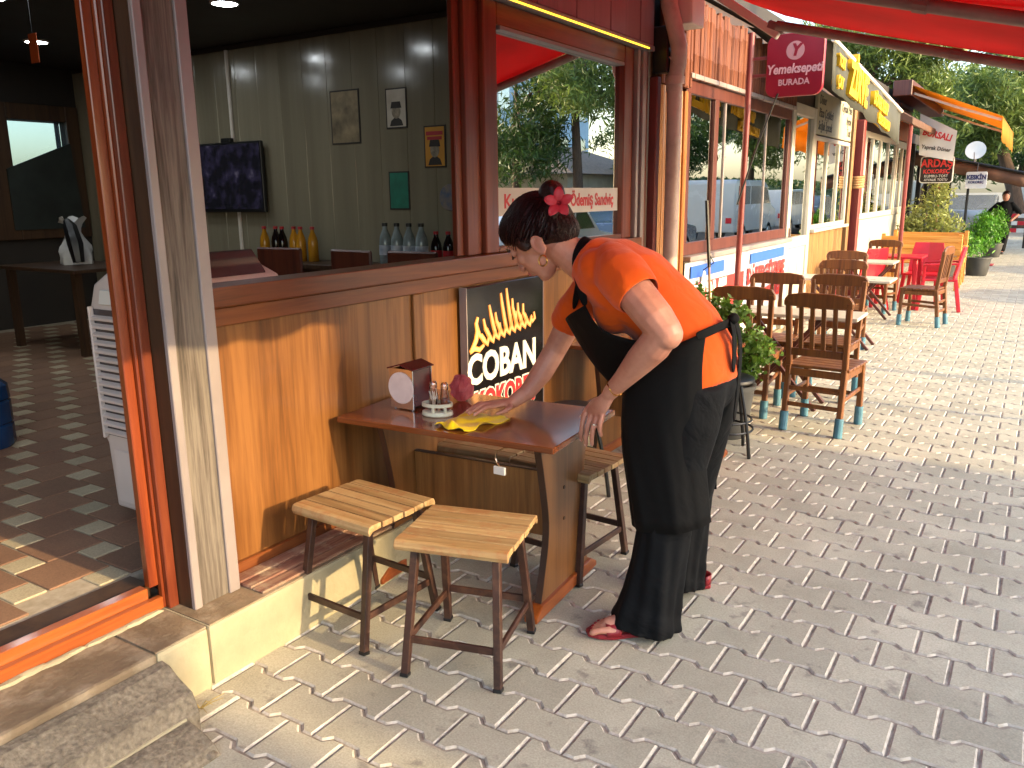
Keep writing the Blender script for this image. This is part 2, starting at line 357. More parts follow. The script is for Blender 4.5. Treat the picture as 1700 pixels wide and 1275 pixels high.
# floor and its tiles
FZ = .285
fl = MB().box(-9.1, -2.63, -2.5, 5.6, -.1, FZ-.008).build('interior_floor', pm('tile_grout', '#b3a692', '#93866f', 20, .9, .2)); tag(fl, label='brown and cream tiled floor inside the restaurant', kind='structure')
M['tile_b'] = island_mat('brown_floor_tile', '#8b6a50', '#765641', .12, bst=.1); M['tile_w'] = island_mat('cream_floor_tile', '#b8ab8e', '#9d9073', .1, bst=.1)
TW, TS = .23, .12
def tile_me(nm, s, mt):
    b = MB().box(.004, s-.004, .004, s-.004, -.008, 0); oo = b.build(nm, mt, None, .003); d = oo.data; bpy.data.objects.remove(oo); return d
tb, tw = tile_me('floor_tile', TW, M['tile_b']), tile_me('floor_tile', TS, M['tile_w'])
tl = []
for i in range(-40, 60):
    for j in range(-40, 60):
        x = -3.0 + i*TW + j*TS; y = 1.35 - i*TS + j*TW
        d = math.hypot(x+2.4, y-1.2)
        if -9 < x < -2.605-TW and -2 < y < 5.2: tl.append((d, 1, x, y))
        if -9 < x+TW < -2.605-TS and -2 < y < 5.2: tl.append((d, 0, x+TW, y+TW-TS))
tl.sort(); rb = {0: MB(), 1: MB()}
for c, (d, big, x, y) in enumerate(tl):
    if c < 300:
        o = bpy.data.objects.new('floor_tile', tb if big else tw); COL.objects.link(o); o.parent = fl; o.location = (x, y, FZ)
    else:
        s = TW if big else TS; rb[big].box(x+.004, x+s-.004, y+.004, y+s-.004, FZ-.008, FZ)
for b in (0, 1): tag(rb[b].build('floor_tile_field', M['tile_b'] if b else M['tile_w'], fl), kind='stuff')
# column with metal corner strips
MB().box(-2.42, -2.328, 1.628, 1.745, KT+.002, 3.1).build('column', M['greywood'], rs, .002)
for a, b in ((1.598, 1.629), (1.744, 1.79)):
    MB().box(-2.338 if a < 1.7 else -2.425, -2.318, a, b, KT+.002, 3.1).build('corner_strip', M['alu'], rs, .003)
MB().box(-2.425, -2.339, 1.599, 1.6275, KT+.002, 3.1).build('column_side', M['darkwood'], rs)
# door frame
df = MB().box(-2.455, -2.428, 1.553, 1.62, KT+.002, 2.7).build('door_frame', M['doorframe'], rs, .004)
MB().box(-2.475, -2.4445, 1.518, 1.5525, .301, 2.6).build('door_stop', M['doorframe'], df, .003)
MB().box(-2.53, -2.4755, 1.575, 1.60, .30, 2.6).build('door_stop', M['doorframe'], df, .003)
MB().box(-2.4275, -2.405, 1.56, 1.597, KT+.002, 2.7).build('casing', M['frame'], df, .003)
MB().box(-2.455, -2.428, -2.2, 1.5525, KT+.003, .262).build('threshold', M['doorframe_y'], df, .003)
MB().box(-2.50, -2.4555, -2.2, 1.5175, KT+.003, .300).build('threshold', M['doorframe_y'], df, .003)
MB().box(-2.62, -2.505, -2.2, 1.559, KT+.003, .2895).build('threshold', M['darkwood'], df, .003)
MB().box(-2.56, -2.428, -2.2, 1.548, 2.6, 2.75).build('door_head', M['doorframe_y'], df, .003)
mb = MB()
for i in range(26):
    y = -.2 + i*.068 + random.uniform(-.02, .02); mb.ell((-2.421 + random.uniform(-.004, .006), y, KT+.003), (.012+random.random()*.012, .03+random.random()*.05, .006+.006*random.random()), nu=6, nv=4)
mb.build('mortar_line', M['kerb'], rs, smooth=True)
# lower wall: boards, stiles and rails
MB().box(-2.50, -2.415, 1.79, 5.44, KT+.002, 1.165).build('wall_board', M['panel'], rs)
for a, b in ((1.792, 1.815), (2.937, 3.017), (4.12, 4.2), (5.36, 5.44)):
    MB().box(-2.4145, -2.398, a, b, KT+.06, 1.16).build('stile', M['panel'], rs, .003)
MB().box(-2.4145, -2.395, 1.792, 5.44, KT+.003, KT+.058).build('skirting', M['frame_y'], rs, .003)
MB().box(-2.50, -2.388, 1.792, 5.44, 1.162, 1.228).build('rail', M['frame_y'], rs, .004)
MB().box(-2.52, -2.368, 1.792, 5.44, 1.230, 1.302).build('sill', M['frame_y'], rs, .006, 2)
ob = MB()
for i in range(3): ob.box(-2.394+i*.062, -2.334+i*.062, 1.80, 3.9, KT+.002, KT+.02-.004*i)
ob.build('weathered_board', M['oldboard'], rs, .004)
# window: post between the open part and the fixed glass, frame round the glass
wf = MB().box(-2.47, -2.40, 3.545, 3.665, 1.304, 2.535).build('window_frame', M['frame'], rs, .006)
for a, b, x0, x1 in ((3.345, 3.40, -2.47, -2.44), (3.402, 3.47, -2.47, -2.415), (3.472, 3.543, -2.47, -2.428)):
    MB().box(x0, x1, a, b, 1.304, 2.9).build('sash_post', M['frame'], wf, .004)
MB().box(-2.47, -2.401, 3.667, 5.175, 2.425, 2.534).build('head_rail', M['frame_y'], wf, .006)
MB().box(-2.47, -2.401, 5.177, 5.29, 1.304, 2.534).build('sash_post', M['frame'], wf, .006)
MB().box(-2.47, -2.403, 3.667, 5.175, 1.304, 1.335).build('bottom_rail', M['frame_y'], wf, .005)
MB().box(-2.46, -2.395, 3.69, 5.16, 2.405, 2.4245).build('glazing_bead', M['alu'], wf, .002)
pane = MB().box(-2.443, -2.437, 3.6665, 5.1755, 1.3355, 2.4045).build('window_pane', M['glass_refl'], wf)
bandm = pm('frosted_band', '#b9b5b0', '#aaa6a2', 3, .6)
bnd = MB().box(-2.4365, -2.4345, 3.672, 5.17, 1.49, 1.637).build('frosted_band', bandm, wf)
text('lettering', 'Kumru', .105, M['red_text'], bnd, (-2.433, 3.76, 1.563), FACE_X, .0006, 1.15, 'LEFT', .002)
text('lettering', 'Ödemiş Sandviç', .105, M['red_text'], bnd, (-2.433, 5.10, 1.563), FACE_X, .0006, .86, 'RIGHT', .003)
# right-hand end trims
for a, b, x, mt in ((5.292, 5.36, -2.42, 'frame'), (5.362, 5.40, -2.39, 'alu'), (5.402, 5.44, -2.41, 'frame'), (5.442, 5.50, -2.385, 'alu'), (5.502, 5.555, -2.40, 'frame')):
    MB().box(-2.50, x, a, b, (1.304 if b < 5.44 else KT+.003), 2.56).build('end_trim', M[mt], rs, .004)
# fascia above
fm = pm('fascia_sheet', '#8d6a6a', '#7c5c5c', 2, .4, .02, stretch=(1, 9, .3))
for i in range(17):
    y = 1.8 + i*.221
    MB().box(-2.43, -2.366 - .004*(i % 2), y, y+.2195, 2.575, 3.4).build('fascia_panel', fm, rs, .004)
MB().box(-2.47, -2.358, 1.795, 5.56, 2.537, 2.572).build('fascia_channel', M['alu'], rs, .004)
ledm = MB(); 
for i in range(150): ledm.box(-2.3575, -2.351, 3.60+i*.0124, 3.6066+i*.0124, 2.541, 2.5485)
led = ledm.build('led_strip', M['led'], rs); tag(led, label='strip of small yellow lamps under the fascia', kind='stuff')
# interior shell
MB().box(-9.4, -2.62, 5.46, 5.6, -.1, 3.3).build('end_wall', M['interior'], rs)
for i in range(23): MB().box(-9.06+i*.288, -9.06+i*.288+.2872, 5.448, 5.459, FZ, 2.93).build('wall_panel', M['interior'], rs, .003)
MB().box(-9.05, -2.64, 5.43, 5.447, 2.93, 2.97).build('cornice', M['ceil'], rs, .005)
MB().box(-9.4, -2.30, -2.6, 5.6, 2.975, 3.15).build('ceiling', M['ceil'], rs)
MB().box(-9.5, -2.22, -2.7, 5.7, 3.41, 3.5).build('roof', M['dark'], rs)
MB().box(-9.4, -2.4, -2.8, -2.55, -.1, 3.4).build('side_wall', M['dark'], rs)
bw = MB(); bw.box(-9.3, -9.1, -2.6, 4.68, -.1, 3.0); bw.box(-9.3, -9.1, 5.30, 5.459, -.1, 3.0); bw.box(-9.3, -9.1, 4.68, 5.30, -.1, 1.35); bw.box(-9.3, -9.1, 4.68, 5.30, 2.42, 3.0)
bwo = bw.build('back_wall', M['dark'], rs)
bf = MB().box(-9.1, -9.05, 4.4, 4.68, 1.2, 2.58).box(-9.1, -9.05, 5.30, 5.44, 1.2, 2.58).box(-9.1, -9.05, 4.681, 5.299, 2.42, 2.58).box(-9.1, -9.05, 4.681, 5.299, 1.2, 1.35).build('rear_window_frame', M['darkwood'], rs, .005)
MB().box(-9.2, -9.19, 4.681, 5.299, 1.351, 2.419).build('rear_window_pane', glass('rear_glass', .05, (.5,.56,.58)), bf)
tarp = pm('dark_plastic_sheet', '#2c3431', '#1c2220', 3, .5, .3, 8)
MB().prism([(4.60, 1.30), (5.36, 1.30), (5.30, 2.2), (4.60, 1.92)], 'x', -9.045, -9.03).build('curtain_sheet', tarp, bf)
cd = MB().tube([(-6.55, 5.437, FZ), (-6.55, 5.437, 2.93)], .018, 8).build('conduit', M['offwhite'], rs, smooth=True)
for i, (x, y) in enumerate([(-5.15, 4.3), (-6.36, 4.48), (-7.7, 4.33), (-6.3, 3.26), (-7.5, 3.36), (-5.0, 3.2)]):
    t = thing('downlight', 'round white recessed downlight glowing in the dark restaurant ceiling', 'ceiling light', (x, y, 2.97), 0, 'downlights in the restaurant ceiling')
    MB().lathe([(.105, .004), (.105, -.006), (.09, -.01), (.086, .002)], (x, y, 2.97), 24).build('rim', M['white'], t, smooth=True)
    MB().lathe([(.085, 0), (.085, -.006)], (x, y, 2.969), 24).build('diffuser', M['lamp'], t)

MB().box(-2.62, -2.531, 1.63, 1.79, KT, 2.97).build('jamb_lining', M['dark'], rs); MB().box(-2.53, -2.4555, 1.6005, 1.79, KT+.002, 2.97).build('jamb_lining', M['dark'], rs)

MB().tube([(-2.021, -1.9, .068), (-2.019, 0, .070), (-2.021, 1.32, .068)], .006, 6).build('mortar_joint', M['kerb'], st)
# ------------------------------------------------------------------ our red awning
M['awn_red'] = cloth_t('red_awning_cloth', '#c21424', '#a80f1d', .6, 1.5, .25)
M['awn_bar'] = pm('awning_bar', '#8a6f68', '#75605a', 4, .45, dirt='#5c4a44', dsc=6)
aw = thing('red_awning', 'large red canvas awning on sloping metal rafters over the restaurant pavement', 'awning', (-2.36, 1.5, 2.9))
prof = [(-2.36, 3.16), (-2.1, 2.99), (-1.73, 2.79), (-1.1, 2.625), (-.45, 2.455), (.20, 2.285)]
def awz(x):
    for (a, za), (b, zb) in zip(prof, prof[1:]):
        if a <= x <= b: return za + (zb-za)*(x-a)/(b-a)
secs = []
for i in range(41):
    y = .55 + i*(5.73/40); ph = (i % 10)/10; sag = -.035*math.sin(math.pi*ph)
    secs.append([(x, y, z + sag*(0 if k in (0, 5) else 1) + .012*math.sin(y*3+x*2)) for k, (x, z) in enumerate(prof)])
cl = MB().loft(secs, closed=False).build('canopy', M['awn_red'], aw, smooth=True)
md = cl.modifiers.new('thick', 'SOLIDIFY'); md.thickness = .003
md = cl.modifiers.new('sub', 'SUBSURF'); md.levels = md.render_levels = 1
vl = MB()
sc = []
for i in range(120):
    y = .55 + i*5.73/119; d = .31 + .03*abs(math.sin(i*.42)); sc.append([(.202+.006*math.sin(y*9), y, 2.285), (.208+.012*math.sin(y*7), y, 2.285-d*.5), (.212+.02*math.sin(y*7), y, 2.285-d)])
vo = MB().loft(sc, closed=False).build('valance', M['awn_red'], aw, smooth=True); vo.modifiers.new('t', 'SOLIDIFY').thickness = .003
for y in (.6, 2.5, 4.5, 6.22):
    pts = [(x, y, awz(x)-.055) for x in (-1.73, -1.1, -.45, .17)]
    rf = MB().tube(pts, .033, 10).build('rafter', M['awn_bar'], aw, smooth=True)
    MB().tube([(-.62, y, awz(-.62)-.055), (-.56, y, awz(-.56)-.055)], .039, 10).build('joint_sleeve', M['awn_bar'], rf)
MB().tube([(.18, .57, 2.26), (.18, 6.24, 2.26)], .03, 10).build('front_bar', M['awn_bar'], aw, smooth=True)
MB().tube([(-2.34, .57, 3.16), (-2.34, 6.24, 3.16)], .05, 10).build('roller_tube', M['awn_bar'], aw, smooth=True)
for y in (.6, 6.22):
    a = MB().bar((-2.33, y+.03, 3.10), (-1.72, y+.03, 2.67), .05, .06).build('support_arm', M['offwhite'], aw, .006)
    MB().bar((-1.80, y+.03, 2.755), (-1.68, y+.03, 2.70), .055, .06).build('elbow_joint', M['awn_bar'], a, .01)
# ------------------------------------------------------------------ table
def make_table(name, label, x0, x1, y0, y1, z=.72, cat='table', parts=True, lm=None):
    t = thing(name, label, cat, ((x0+x1)/2, (y0+y1)/2, 0)); ym = (y0+y1)/2
    top = MB().box(x0, x1, y0, y1, z-.024, z).build('table_top', M['tabletop'], t, .004, 2)
    h = (y1-y0)/2
    for xa in (x0+.16, x1-.10):
        n = 14; L_ = []; 
        for i in range(n+1):
            f = i/n; zz = .045+f*(z-.07); w = h*(.64+.20*(2*f-1)**2 - .08*math.exp(-((f-.45)/.22)**2)); L_.append((ym-w*.92, zz))
        poly = L_ + [(2*ym-a, b) for a, b in reversed(L_)]
        lg = MB().prism(poly, 'x', xa-.013, xa+.013).build('leg', M['tableleg'], t, .003)
        em = MB()
        for (a, za), (b, zb) in zip(L_, L_[1:]): em.bar((xa, a-.0015, za), (xa, b-.0015, zb), .0275, .004, up=(0,1,0))
        em.build('edge_band', M['tableedge'], lg)
        ft = [(ym-h*.98, .008), (ym-h*.98, .03), (ym-h*.80, .062), (ym+h*.80, .062), (ym+h*.98, .03), (ym+h*.98, .008)]
        MB().prism(ft, 'x', xa-.028, xa+.028).build('foot_rail', M['doorframe_y'], lg, .006, 2)
        for yy in (ym-h*.9, ym+h*.9): MB().lathe([(.015, 0), (.015, .009)], (xa, yy, 0), 10).build('glide', M['red_text'], lg)
        if xa > x0+.3:
            for zz in (.34, .47): MB().tube([(xa+.012, ym-.02, zz), (xa+.0155, ym-.02, zz)], .008, 8).build('bolt_cap', M['tableedge'], lg)
    pn = MB().box(x0+.175, x1-.115, ym-.009, ym+.009, .24, .515).build('stretcher_panel', M['panel'], t, .002)
    MB().box(x0+.175, x1-.115, ym-.0115, ym+.0115, .5155, .521).build('edge_band', M['tableedge'], pn)
    return t
tb1 = make_table('laminate_table', 'glossy brown laminate table with shaped panel legs being wiped with a yellow cloth', -2.372, -1.388, 2.435, 3.035)
tb1.rotation_euler = (0, 0, R(4)); tb1.location.x -= .015; tb1.location.y -= .03
tb2 = make_table('laminate_table', 'brown laminate table behind the bending woman, beside the leafy potted shrub', -2.34, -1.43, 4.28, 4.86)
# hook with the small white tag under the table
hk = thing('bag_hook', 'wire bag hook with a small white tag hanging under the wiped table', 'hook', (-1.62, 2.46, .6))
MB().tube([(-1.55, 2.45, .694), (-1.60, 2.45, .685), (-1.63, 2.45, .665), (-1.638, 2.45, .64), (-1.628, 2.45, .62), (-1.615, 2.45, .61)], .003, 6).build('wire', M['chrome'], hk, smooth=True)
MB().box(-1.645, -1.595, 2.445, 2.457, .578, .609).build('tag', M['white'], hk, .002)
# ------------------------------------------------------------------ stools
def make_stool(label, group):
    t = thing('wooden_stool', label, 'stool', (0,0,0), 0, group)
    w, d, z = .405, .335, .485       # slats run along local x
    n = 6; sw = d/n
    for i in range(n):
        y = -d/2 + i*sw; e = (i in (0, n-1)); prof = [(y+.0028, z-.022), (y+.0028, z), (y+sw-.0028, z), (y+sw-.0028, z-.022)]
        if i == 0: prof = [(y-.004, z-.038), (y-.010, z-.022), (y-.004, z-.004), (y+.008, z), (y+sw-.0018, z), (y+sw-.0018, z-.022), (y+.012, z-.024)]
        if i == n-1: prof = [(y+.0018, z-.022), (y+.0018, z), (y+sw-.008, z), (y+sw+.004, z-.004), (y+sw+.010, z-.022), (y+sw+.004, z-.038), (y+sw-.012, z-.024)]
        b = MB().prism(prof, 'x', -w/2 + random.uniform(-.004, .004), w/2 + random.uniform(-.004, .004)); b.build('slat', M['stoolwood'], t, .0035, 2)
    for sx in (-1, 1): MB().box(sx*.15-.014, sx*.15+.014, -.145, .145, z-.05, z-.0225).build('seat_bearer', M['stoolmetal'], t, .002)
    tops, feet = {}, {}
    for sx in (-1, 1):
        for sy in (-1, 1):
            p, q = Vector((sx*.145, sy*.125, z-.05)), Vector((sx*.168, sy*.200, 0)); tops[sx, sy] = p; feet[sx, sy] = q
            lg = MB().bar(q, p, .026, .026, up=(0,1,0)).build('leg', M['stoolmetal'], t, .002)
            MB().bar(q, q+(p-q)*.03, .030, .030, up=(0,1,0)).build('foot_cap', M['black'], lg, .002)
    def at(k, f): return feet[k] + (tops[k]-feet[k])*f
    for a, b, f in (((-1,-1),(1,-1),.30), ((-1,1),(1,1),.34), ((-1,-1),(-1,1),.30), ((1,-1),(1,1),.30)):
        p, q = at(a, f), at(b, f); dd = (q-p).normalized()*.012; MB().bar(p+dd, q-dd, .012, .026).build('stretcher', M['stoolmetal'], t, .0015)
    return t
stl = make_stool('worn wooden slat stool close to the plinth, casting a shadow on the panelled wall', 'slatted stools around the laminate table')
stl.location = (-2.045, 2.165, 0); stl.rotation_euler = (0, 0, R(-3))
dup(stl, (-1.565, 2.165, 0), 15, 'worn wooden slat stool with orange front slat, standing away from the plinth')
dup(stl, (-1.63, 3.03, 0), -4, 'wooden slat stool pushed under the table beside the woman')
dup(stl, (-2.06, 3.05, 0), 2, 'wooden slat stool pushed under the table against the wall')
def black_stool(loc, rz, label):
    t = thing('metal_stool', label, 'stool', loc, rz, 'round black metal stools'); o = Vector(loc)
    MB().lathe([(.12, .455), (.165, .457), (.175, .468), (.172, .482), (.15, .49), (.0, .492)], o, 24).build('seat', M['black'], t, smooth=True)
    for k in range(4):
        a = R(45+90*k+rz); c, s_ = math.cos(a), math.sin(a)
        MB().tube([o+Vector((.11*c, .11*s_, .46)), o+Vector((.15*c, .15*s_, .30)), o+Vector((.185*c, .185*s_, .12)), o+Vector((.20*c, .20*s_, 0))], .011, 8).build('leg', M['blackmetal'], t, smooth=True)
    for zz, r in ((.16, .176), (.22, .166)):
        MB().tube([o+Vector((r*math.cos(R(i*15)), r*math.sin(R(i*15)), zz)) for i in range(25)], .007, 6).build('ring', M['blackmetal'], t, smooth=True)
black_stool((-1.56, 4.93, 0), 12, 'round black metal stool in front of the potted shrub')
black_stool((-2.02, 3.78, 0), 30, 'round black metal stool against the wall by the illuminated sign')
# ------------------------------------------------------------------ illuminated sign
sg = thing('illuminated_sign', 'black illuminated sign with orange skewer drawing and COBAN lettering on the wall', 'sign', (-2.40, 3.67, .75))
MB().box(-2.397, -2.36, 3.293, 4.045, .30, 1.155).build('sign_box', M['signblack'], sg, .003)
for y in (3.291, 4.041): MB().box(-2.399, -2.357, y, y+.006, .298, 1.157).build('edge_trim', M['alu'], sg)
M['neon_o'] = glow('orange_letter_glow', '#f0922c', .075); M['neon_y'] = glow('yellow_letter_glow', '#ffc878', .07); M['neon_w'] = glow('white_letter_glow', '#fff2cc', .075); M['neon_r'] = glow('red_letter_glow', '#e02424', .06)
text('lettering', 'COBAN', .212, M['neon_w'], sg, (-2.358, 3.625, .727), FACE_X, .0015, .90, 'CENTER', .007)
text('lettering', 'KOKOREÇ', .165, M['neon_w'], sg, (-2.3585, 3.66, .545), FACE_X, .001, .80, 'CENTER', .016)
text('lettering', 'KOKOREÇ', .165, M['neon_r'], sg, (-2.3568, 3.66, .545), FACE_X, .001, .80, 'CENTER', .008)
# skewer drawing: curved strokes, each an orange outline with a yellow core
def stroke(pts, w):
    for k, (mt, ww, xx) in enumerate((('neon_o', w, -2.3585), ('neon_y', w*.62, -2.3568))):
        secs = []; n = len(pts)
        for i, (y, z) in enumerate(pts):
            a, b = pts[max(i-1, 0)], pts[min(i+1, n-1)]; d = Vector((b[0]-a[0], b[1]-a[1])).normalized(); nn = Vector((-d.y, d.x)); f = ww*.5*(.35+.65*math.sin(math.pi*(i+.6)/(n+.2)))
            if k: f *= .9
            secs.append([(xx-.001, y+nn.x*f, z+nn.y*f), (xx-.001, y-nn.x*f, z-nn.y*f), (xx+.001, y-nn.x*f, z-nn.y*f), (xx+.001, y+nn.x*f, z+nn.y*f)])
        MB().loft(secs).build('skewer_stroke', M[mt], sg)
top = [.955, .985, 1.05, 1.005, 1.10, 1.12, 1.06, 1.03, 1.02]; bot = [.845, .852, .86, .866, .872, .876, .88, .884, .888]
for i in range(9):
    y = 3.43+i*.053; zt, zb = top[i], bot[i]
    stroke([(y-.045+.01*i*.2, zt), (y-.028, zt-.05), (y-.012, (zt+zb)/2), (y+.012, zb+.03), (y+.042, zb+.006), (y+.06, zb+.05), (y+.055, (zt+zb)/2-.01)], .034)
stroke([(3.315, .83), (3.345, .855), (3.37, .885), (3.385, .93), (3.375, .97), (3.39, 1.0)], .036)
stroke([(3.315, .83), (3.355, .845), (3.40, .832), (3.44, .85)], .03)
stroke([(3.905, .935), (3.925, .91), (3.95, .925), (3.94, .96)], .026)
# ------------------------------------------------------------------ things on the table
TZ = .7205
nd = thing('napkin_dispenser', 'chrome and brown napkin dispenser with a round white label on the table', 'napkin holder', (-2.2, 2.66, TZ))
nb = MB().box(-2.262, -2.146, 2.60, 2.72, TZ+.012, TZ+.172).build('body', pm('dispenser_brown', '#5c1f1c', '#4a1815', 3, .2, coat=.5), nd, .004)
for y in (2.595, 2.7205): MB().box(-2.266, -2.142, y, y+.005, TZ+.004, TZ+.176).build('end_plate', M['chrome'], nd, .001)
MB().prism([(-2.272, TZ+.172), (-2.204, TZ+.192), (-2.136, TZ+.172), (-2.136, TZ+.177), (-2.204, TZ+.198), (-2.272, TZ+.177)], 'y', 2.585, 2.735).build('lid', pm('dispenser_lid', '#57161d', '#47131a', 3, .2, coat=.4), nd, .001)
rot = Matrix.Rotation(R(90), 3, 'X')
MB().lathe([(.0, 0), (.066, 0), (.068, .002), (.066, .004), (0, .004)], (-2.204, 2.594, TZ+.094), 28, rot).build('label', pm('label_paper', '#e0cfc9', '#d3c0ba', 25, .6), nd)
for x in (-2.25, -2.158): MB().tube([(x, 2.61, TZ), (x, 2.61, TZ+.013)], .006, 8).build('foot', M['chrome'], nd)
cr = thing('condiment_set', 'pale plastic condiment rack with glass shakers and toothpicks beside the napkin dispenser', 'condiment rack', (-2.05, 2.66, TZ))
M['shaker'] = glass('shaker_glass', .12, (.86,.74,.66), .05); M['mint'] = pm('pale_green_plastic', '#d3d6c0', '#c5c8b0', 3, .35)
def oval(cx, cy, z, a, b, ang): return [(cx+a*math.cos(2*math.pi*i/20)*math.cos(ang)-b*math.sin(2*math.pi*i/20)*math.sin(ang), cy+a*math.cos(2*math.pi*i/20)*math.sin(ang)+b*math.sin(2*math.pi*i/20)*math.cos(ang), z) for i in range(20)]
cx, cy, an = -2.02, 2.60, R(20)
MB().loft([oval(cx, cy, TZ, .062, .042, an), oval(cx, cy, TZ+.004, .066, .046, an), oval(cx, cy, TZ+.018, .064, .044, an), oval(cx, cy, TZ+.02, .06, .04, an)]).build('base', M['mint'], cr, smooth=True)
for zz in (.038, .052):
    pass
MB().loft([oval(cx, cy, TZ+.04, .065, .045, an), oval(cx, cy, TZ+.054, .065, .045, an), oval(cx, cy, TZ+.054, .059, .039, an), oval(cx, cy, TZ+.04, .059, .039, an), oval(cx, cy, TZ+.04, .065, .045, an)], caps=False).build('upper_ring', M['mint'], cr, smooth=True)
for dx, dy in ((-.055, .02), (.055, -.02), (.01, -.043), (-.012, .043)): MB().box(cx+dx-.006, cx+dx+.006, cy+dy-.004, cy+dy+.004, TZ+.018, TZ+.042).build('upright', M['mint'], cr, .001)
for i, (dx, dy, c) in enumerate(((-.028, .012, '#e6e0d6'), (.030, .012, '#7a2f22'))):
    p = Vector((cx+dx, cy+dy, TZ+.022)); sh = MB().lathe([(.018, 0), (.02, .004), (.019, .06), (.014, .085), (.0145, .09)], p, 14).build('shaker', M['shaker'], cr, smooth=True)
    MB().lathe([(.0155, .088), (.0165, .092), (.016, .108), (.011, .116), (0, .118)], p, 14).build('shaker_cap', M['shaker'], sh, smooth=True)
    MB().lathe([(.016, .002), (.0165, .05), (0, .052)], p, 12).build('spice', pm('spice_%d' % i, c, c, 20, .9), sh)
tp = MB().lathe([(.014, 0), (.014, .05)], (cx-.002, cy-.02, TZ+.022), 12).build('toothpick_cup', M['shaker'], cr, smooth=True)
for i in range(7):
    a = random.uniform(-.25, .25); b = random.uniform(-.2, .2); MB().tube([(cx-.002, cy-.02, TZ+.03), (cx-.002+.08*a, cy-.02+.08*b, TZ+.105)], .0014, 5).build('toothpick', M['white'], tp)
bw_ = thing('pink_plastic_bag', 'crumpled translucent pink bag behind the condiment rack on the table', 'plastic bag', (-2.1, 2.86, TZ))
M['pinkbag'] = cloth_t('pink_film', '#dd868a', '#c66a70', .6, 14, .6)
mb = MB(); nu, nv = 22, 12; vs = []
for i in range(nv+1):
    ph = math.pi*i/nv-math.pi/2
    for j in range(nu):
        t = 2*math.pi*j/nu; k = 1+.13*math.sin(5*t+3*ph)+.1*math.sin(9*t-4*ph)+.06*random.uniform(-1, 1)
        vs.append((-2.07+.048*k*math.cos(ph)*math.cos(t), 2.84+.048*k*math.cos(ph)*math.sin(t), TZ+.055+.055*(k if ph > 0 else 1)*math.sin(ph)))
mb.add(vs, [(i*nu+j, i*nu+(j+1) % nu, (i+1)*nu+(j+1) % nu, (i+1)*nu+j) for i in range(nv) for j in range(nu)]).build('film', M['pinkbag'], bw_)
# ------------------------------------------------------------------ inside the restaurant
ac = thing('air_cooler', 'white evaporative air cooler with curved top and slatted side just inside the doorway', 'air cooler', (-3.0, 2.25, FZ))
M['cooler'] = pm('cooler_plastic', '#cfc2ba', '#c2b4ab', 3, .4); M['coolgrey'] = pm('cooler_smoke', '#4a4548', '#3a3538', 3, .2)
x0, x1, y0, y1 = -3.25, -2.56, 1.90, 2.34
pf = [(x0+.03, .32), (x0+.015, .6), (x0, .62), (x0-.01, .95), (x0, 1.16), (x0+.05, 1.27), (x0+.16, 1.325), (x0+.42, 1.345), (x1-.16, 1.34), (x1-.05, 1.30), (x1, 1.2), (x1, .62), (x1-.02, .6), (x1-.02, .32)]
MB().prism(pf, 'y', y0, y1).build('body', M['cooler'], ac, .02, 3, smooth=True)
MB().prism([(x0+.28, 1.343), (x0+.34, 1.375), (x0+.55, 1.40), (x1-.12, 1.375), (x1-.06, 1.305), (x1-.10, 1.325)], 'y', y0+.05, y1-.05).build('top_cover', M['coolgrey'], ac, .008, 2)
MB().box(x0+.03, x0+.36, y0-.003, y0-.001, .64, 1.17).build('louvre_recess', M['coolgrey'], ac)
for i in range(15):
    z = .655+i*.034; MB().prism([(y0-.004, z), (y0-.02, z-.006), (y0-.022, z+.006), (y0-.004, z+.016)], 'x', x0+.03, x0+.36).build('louvre', M['cooler'], ac, .002)
for x in (x0+.03, x0+.215, x0+.36): MB().box(x-.006, x+.006, y0-.024, y0-.003, .63, 1.18).build('louvre_post', M['cooler'], ac, .003)
MB().box(x0+.06, x0+.36, y0-.006, y0-.0005, .35, .58).build('water_tank_panel', M['cooler'], ac, .006)
MB().prism([(x0+.08, 1.19), (x0+.34, 1.19), (x0+.32, 1.25), (x0+.10, 1.25)], 'y', y0-.008, y0-.0005).build('control_panel', M['white'], ac, .003)
for x in (x0+.1, x1-.1):
    for y in (y0+.06, y1-.06): MB().tube([(x, y-.012, FZ+.022), (x, y+.012, FZ+.022)], .022, 10).build('castor', M['black'], ac)
tv = thing('television', 'flat black television mounted on the panelled end wall inside', 'television', (-6.6, 5.4, 1.8))
MB().box(-7.11, -6.10, 5.36, 5.40, 1.47, 2.11).build('screen_frame', M['black'], tv, .006)
scr, nt, bs = base('tv_picture'); v = coords(nt, (1,1,1), False); cc = ramp(nt, noise(nt, v, 9, 4), [(.45, (.004,.004,.008)), (.62, (.03,.025,.06)), (.75, (.16,.14,.2))]); nt.links.new(cc, bs.inputs['Emission Color']); bs.inputs['Emission Strength'].default_value = .07; bs.inputs['Base Color'].default_value = (.01,.01,.012,1); bs.inputs['Roughness'].default_value = .2
MB().box(-7.09, -6.12, 5.3575, 5.3595, 1.50, 2.09).build('screen', scr, tv)
MB().box(-6.7, -6.5, 5.401, 5.44, 1.65, 1.95).build('bracket', M['black'], tv); MB().box(-6.65, -6.52, 5.37, 5.42, 2.11, 2.15).build('camera_box', M['black'], tv, .005)
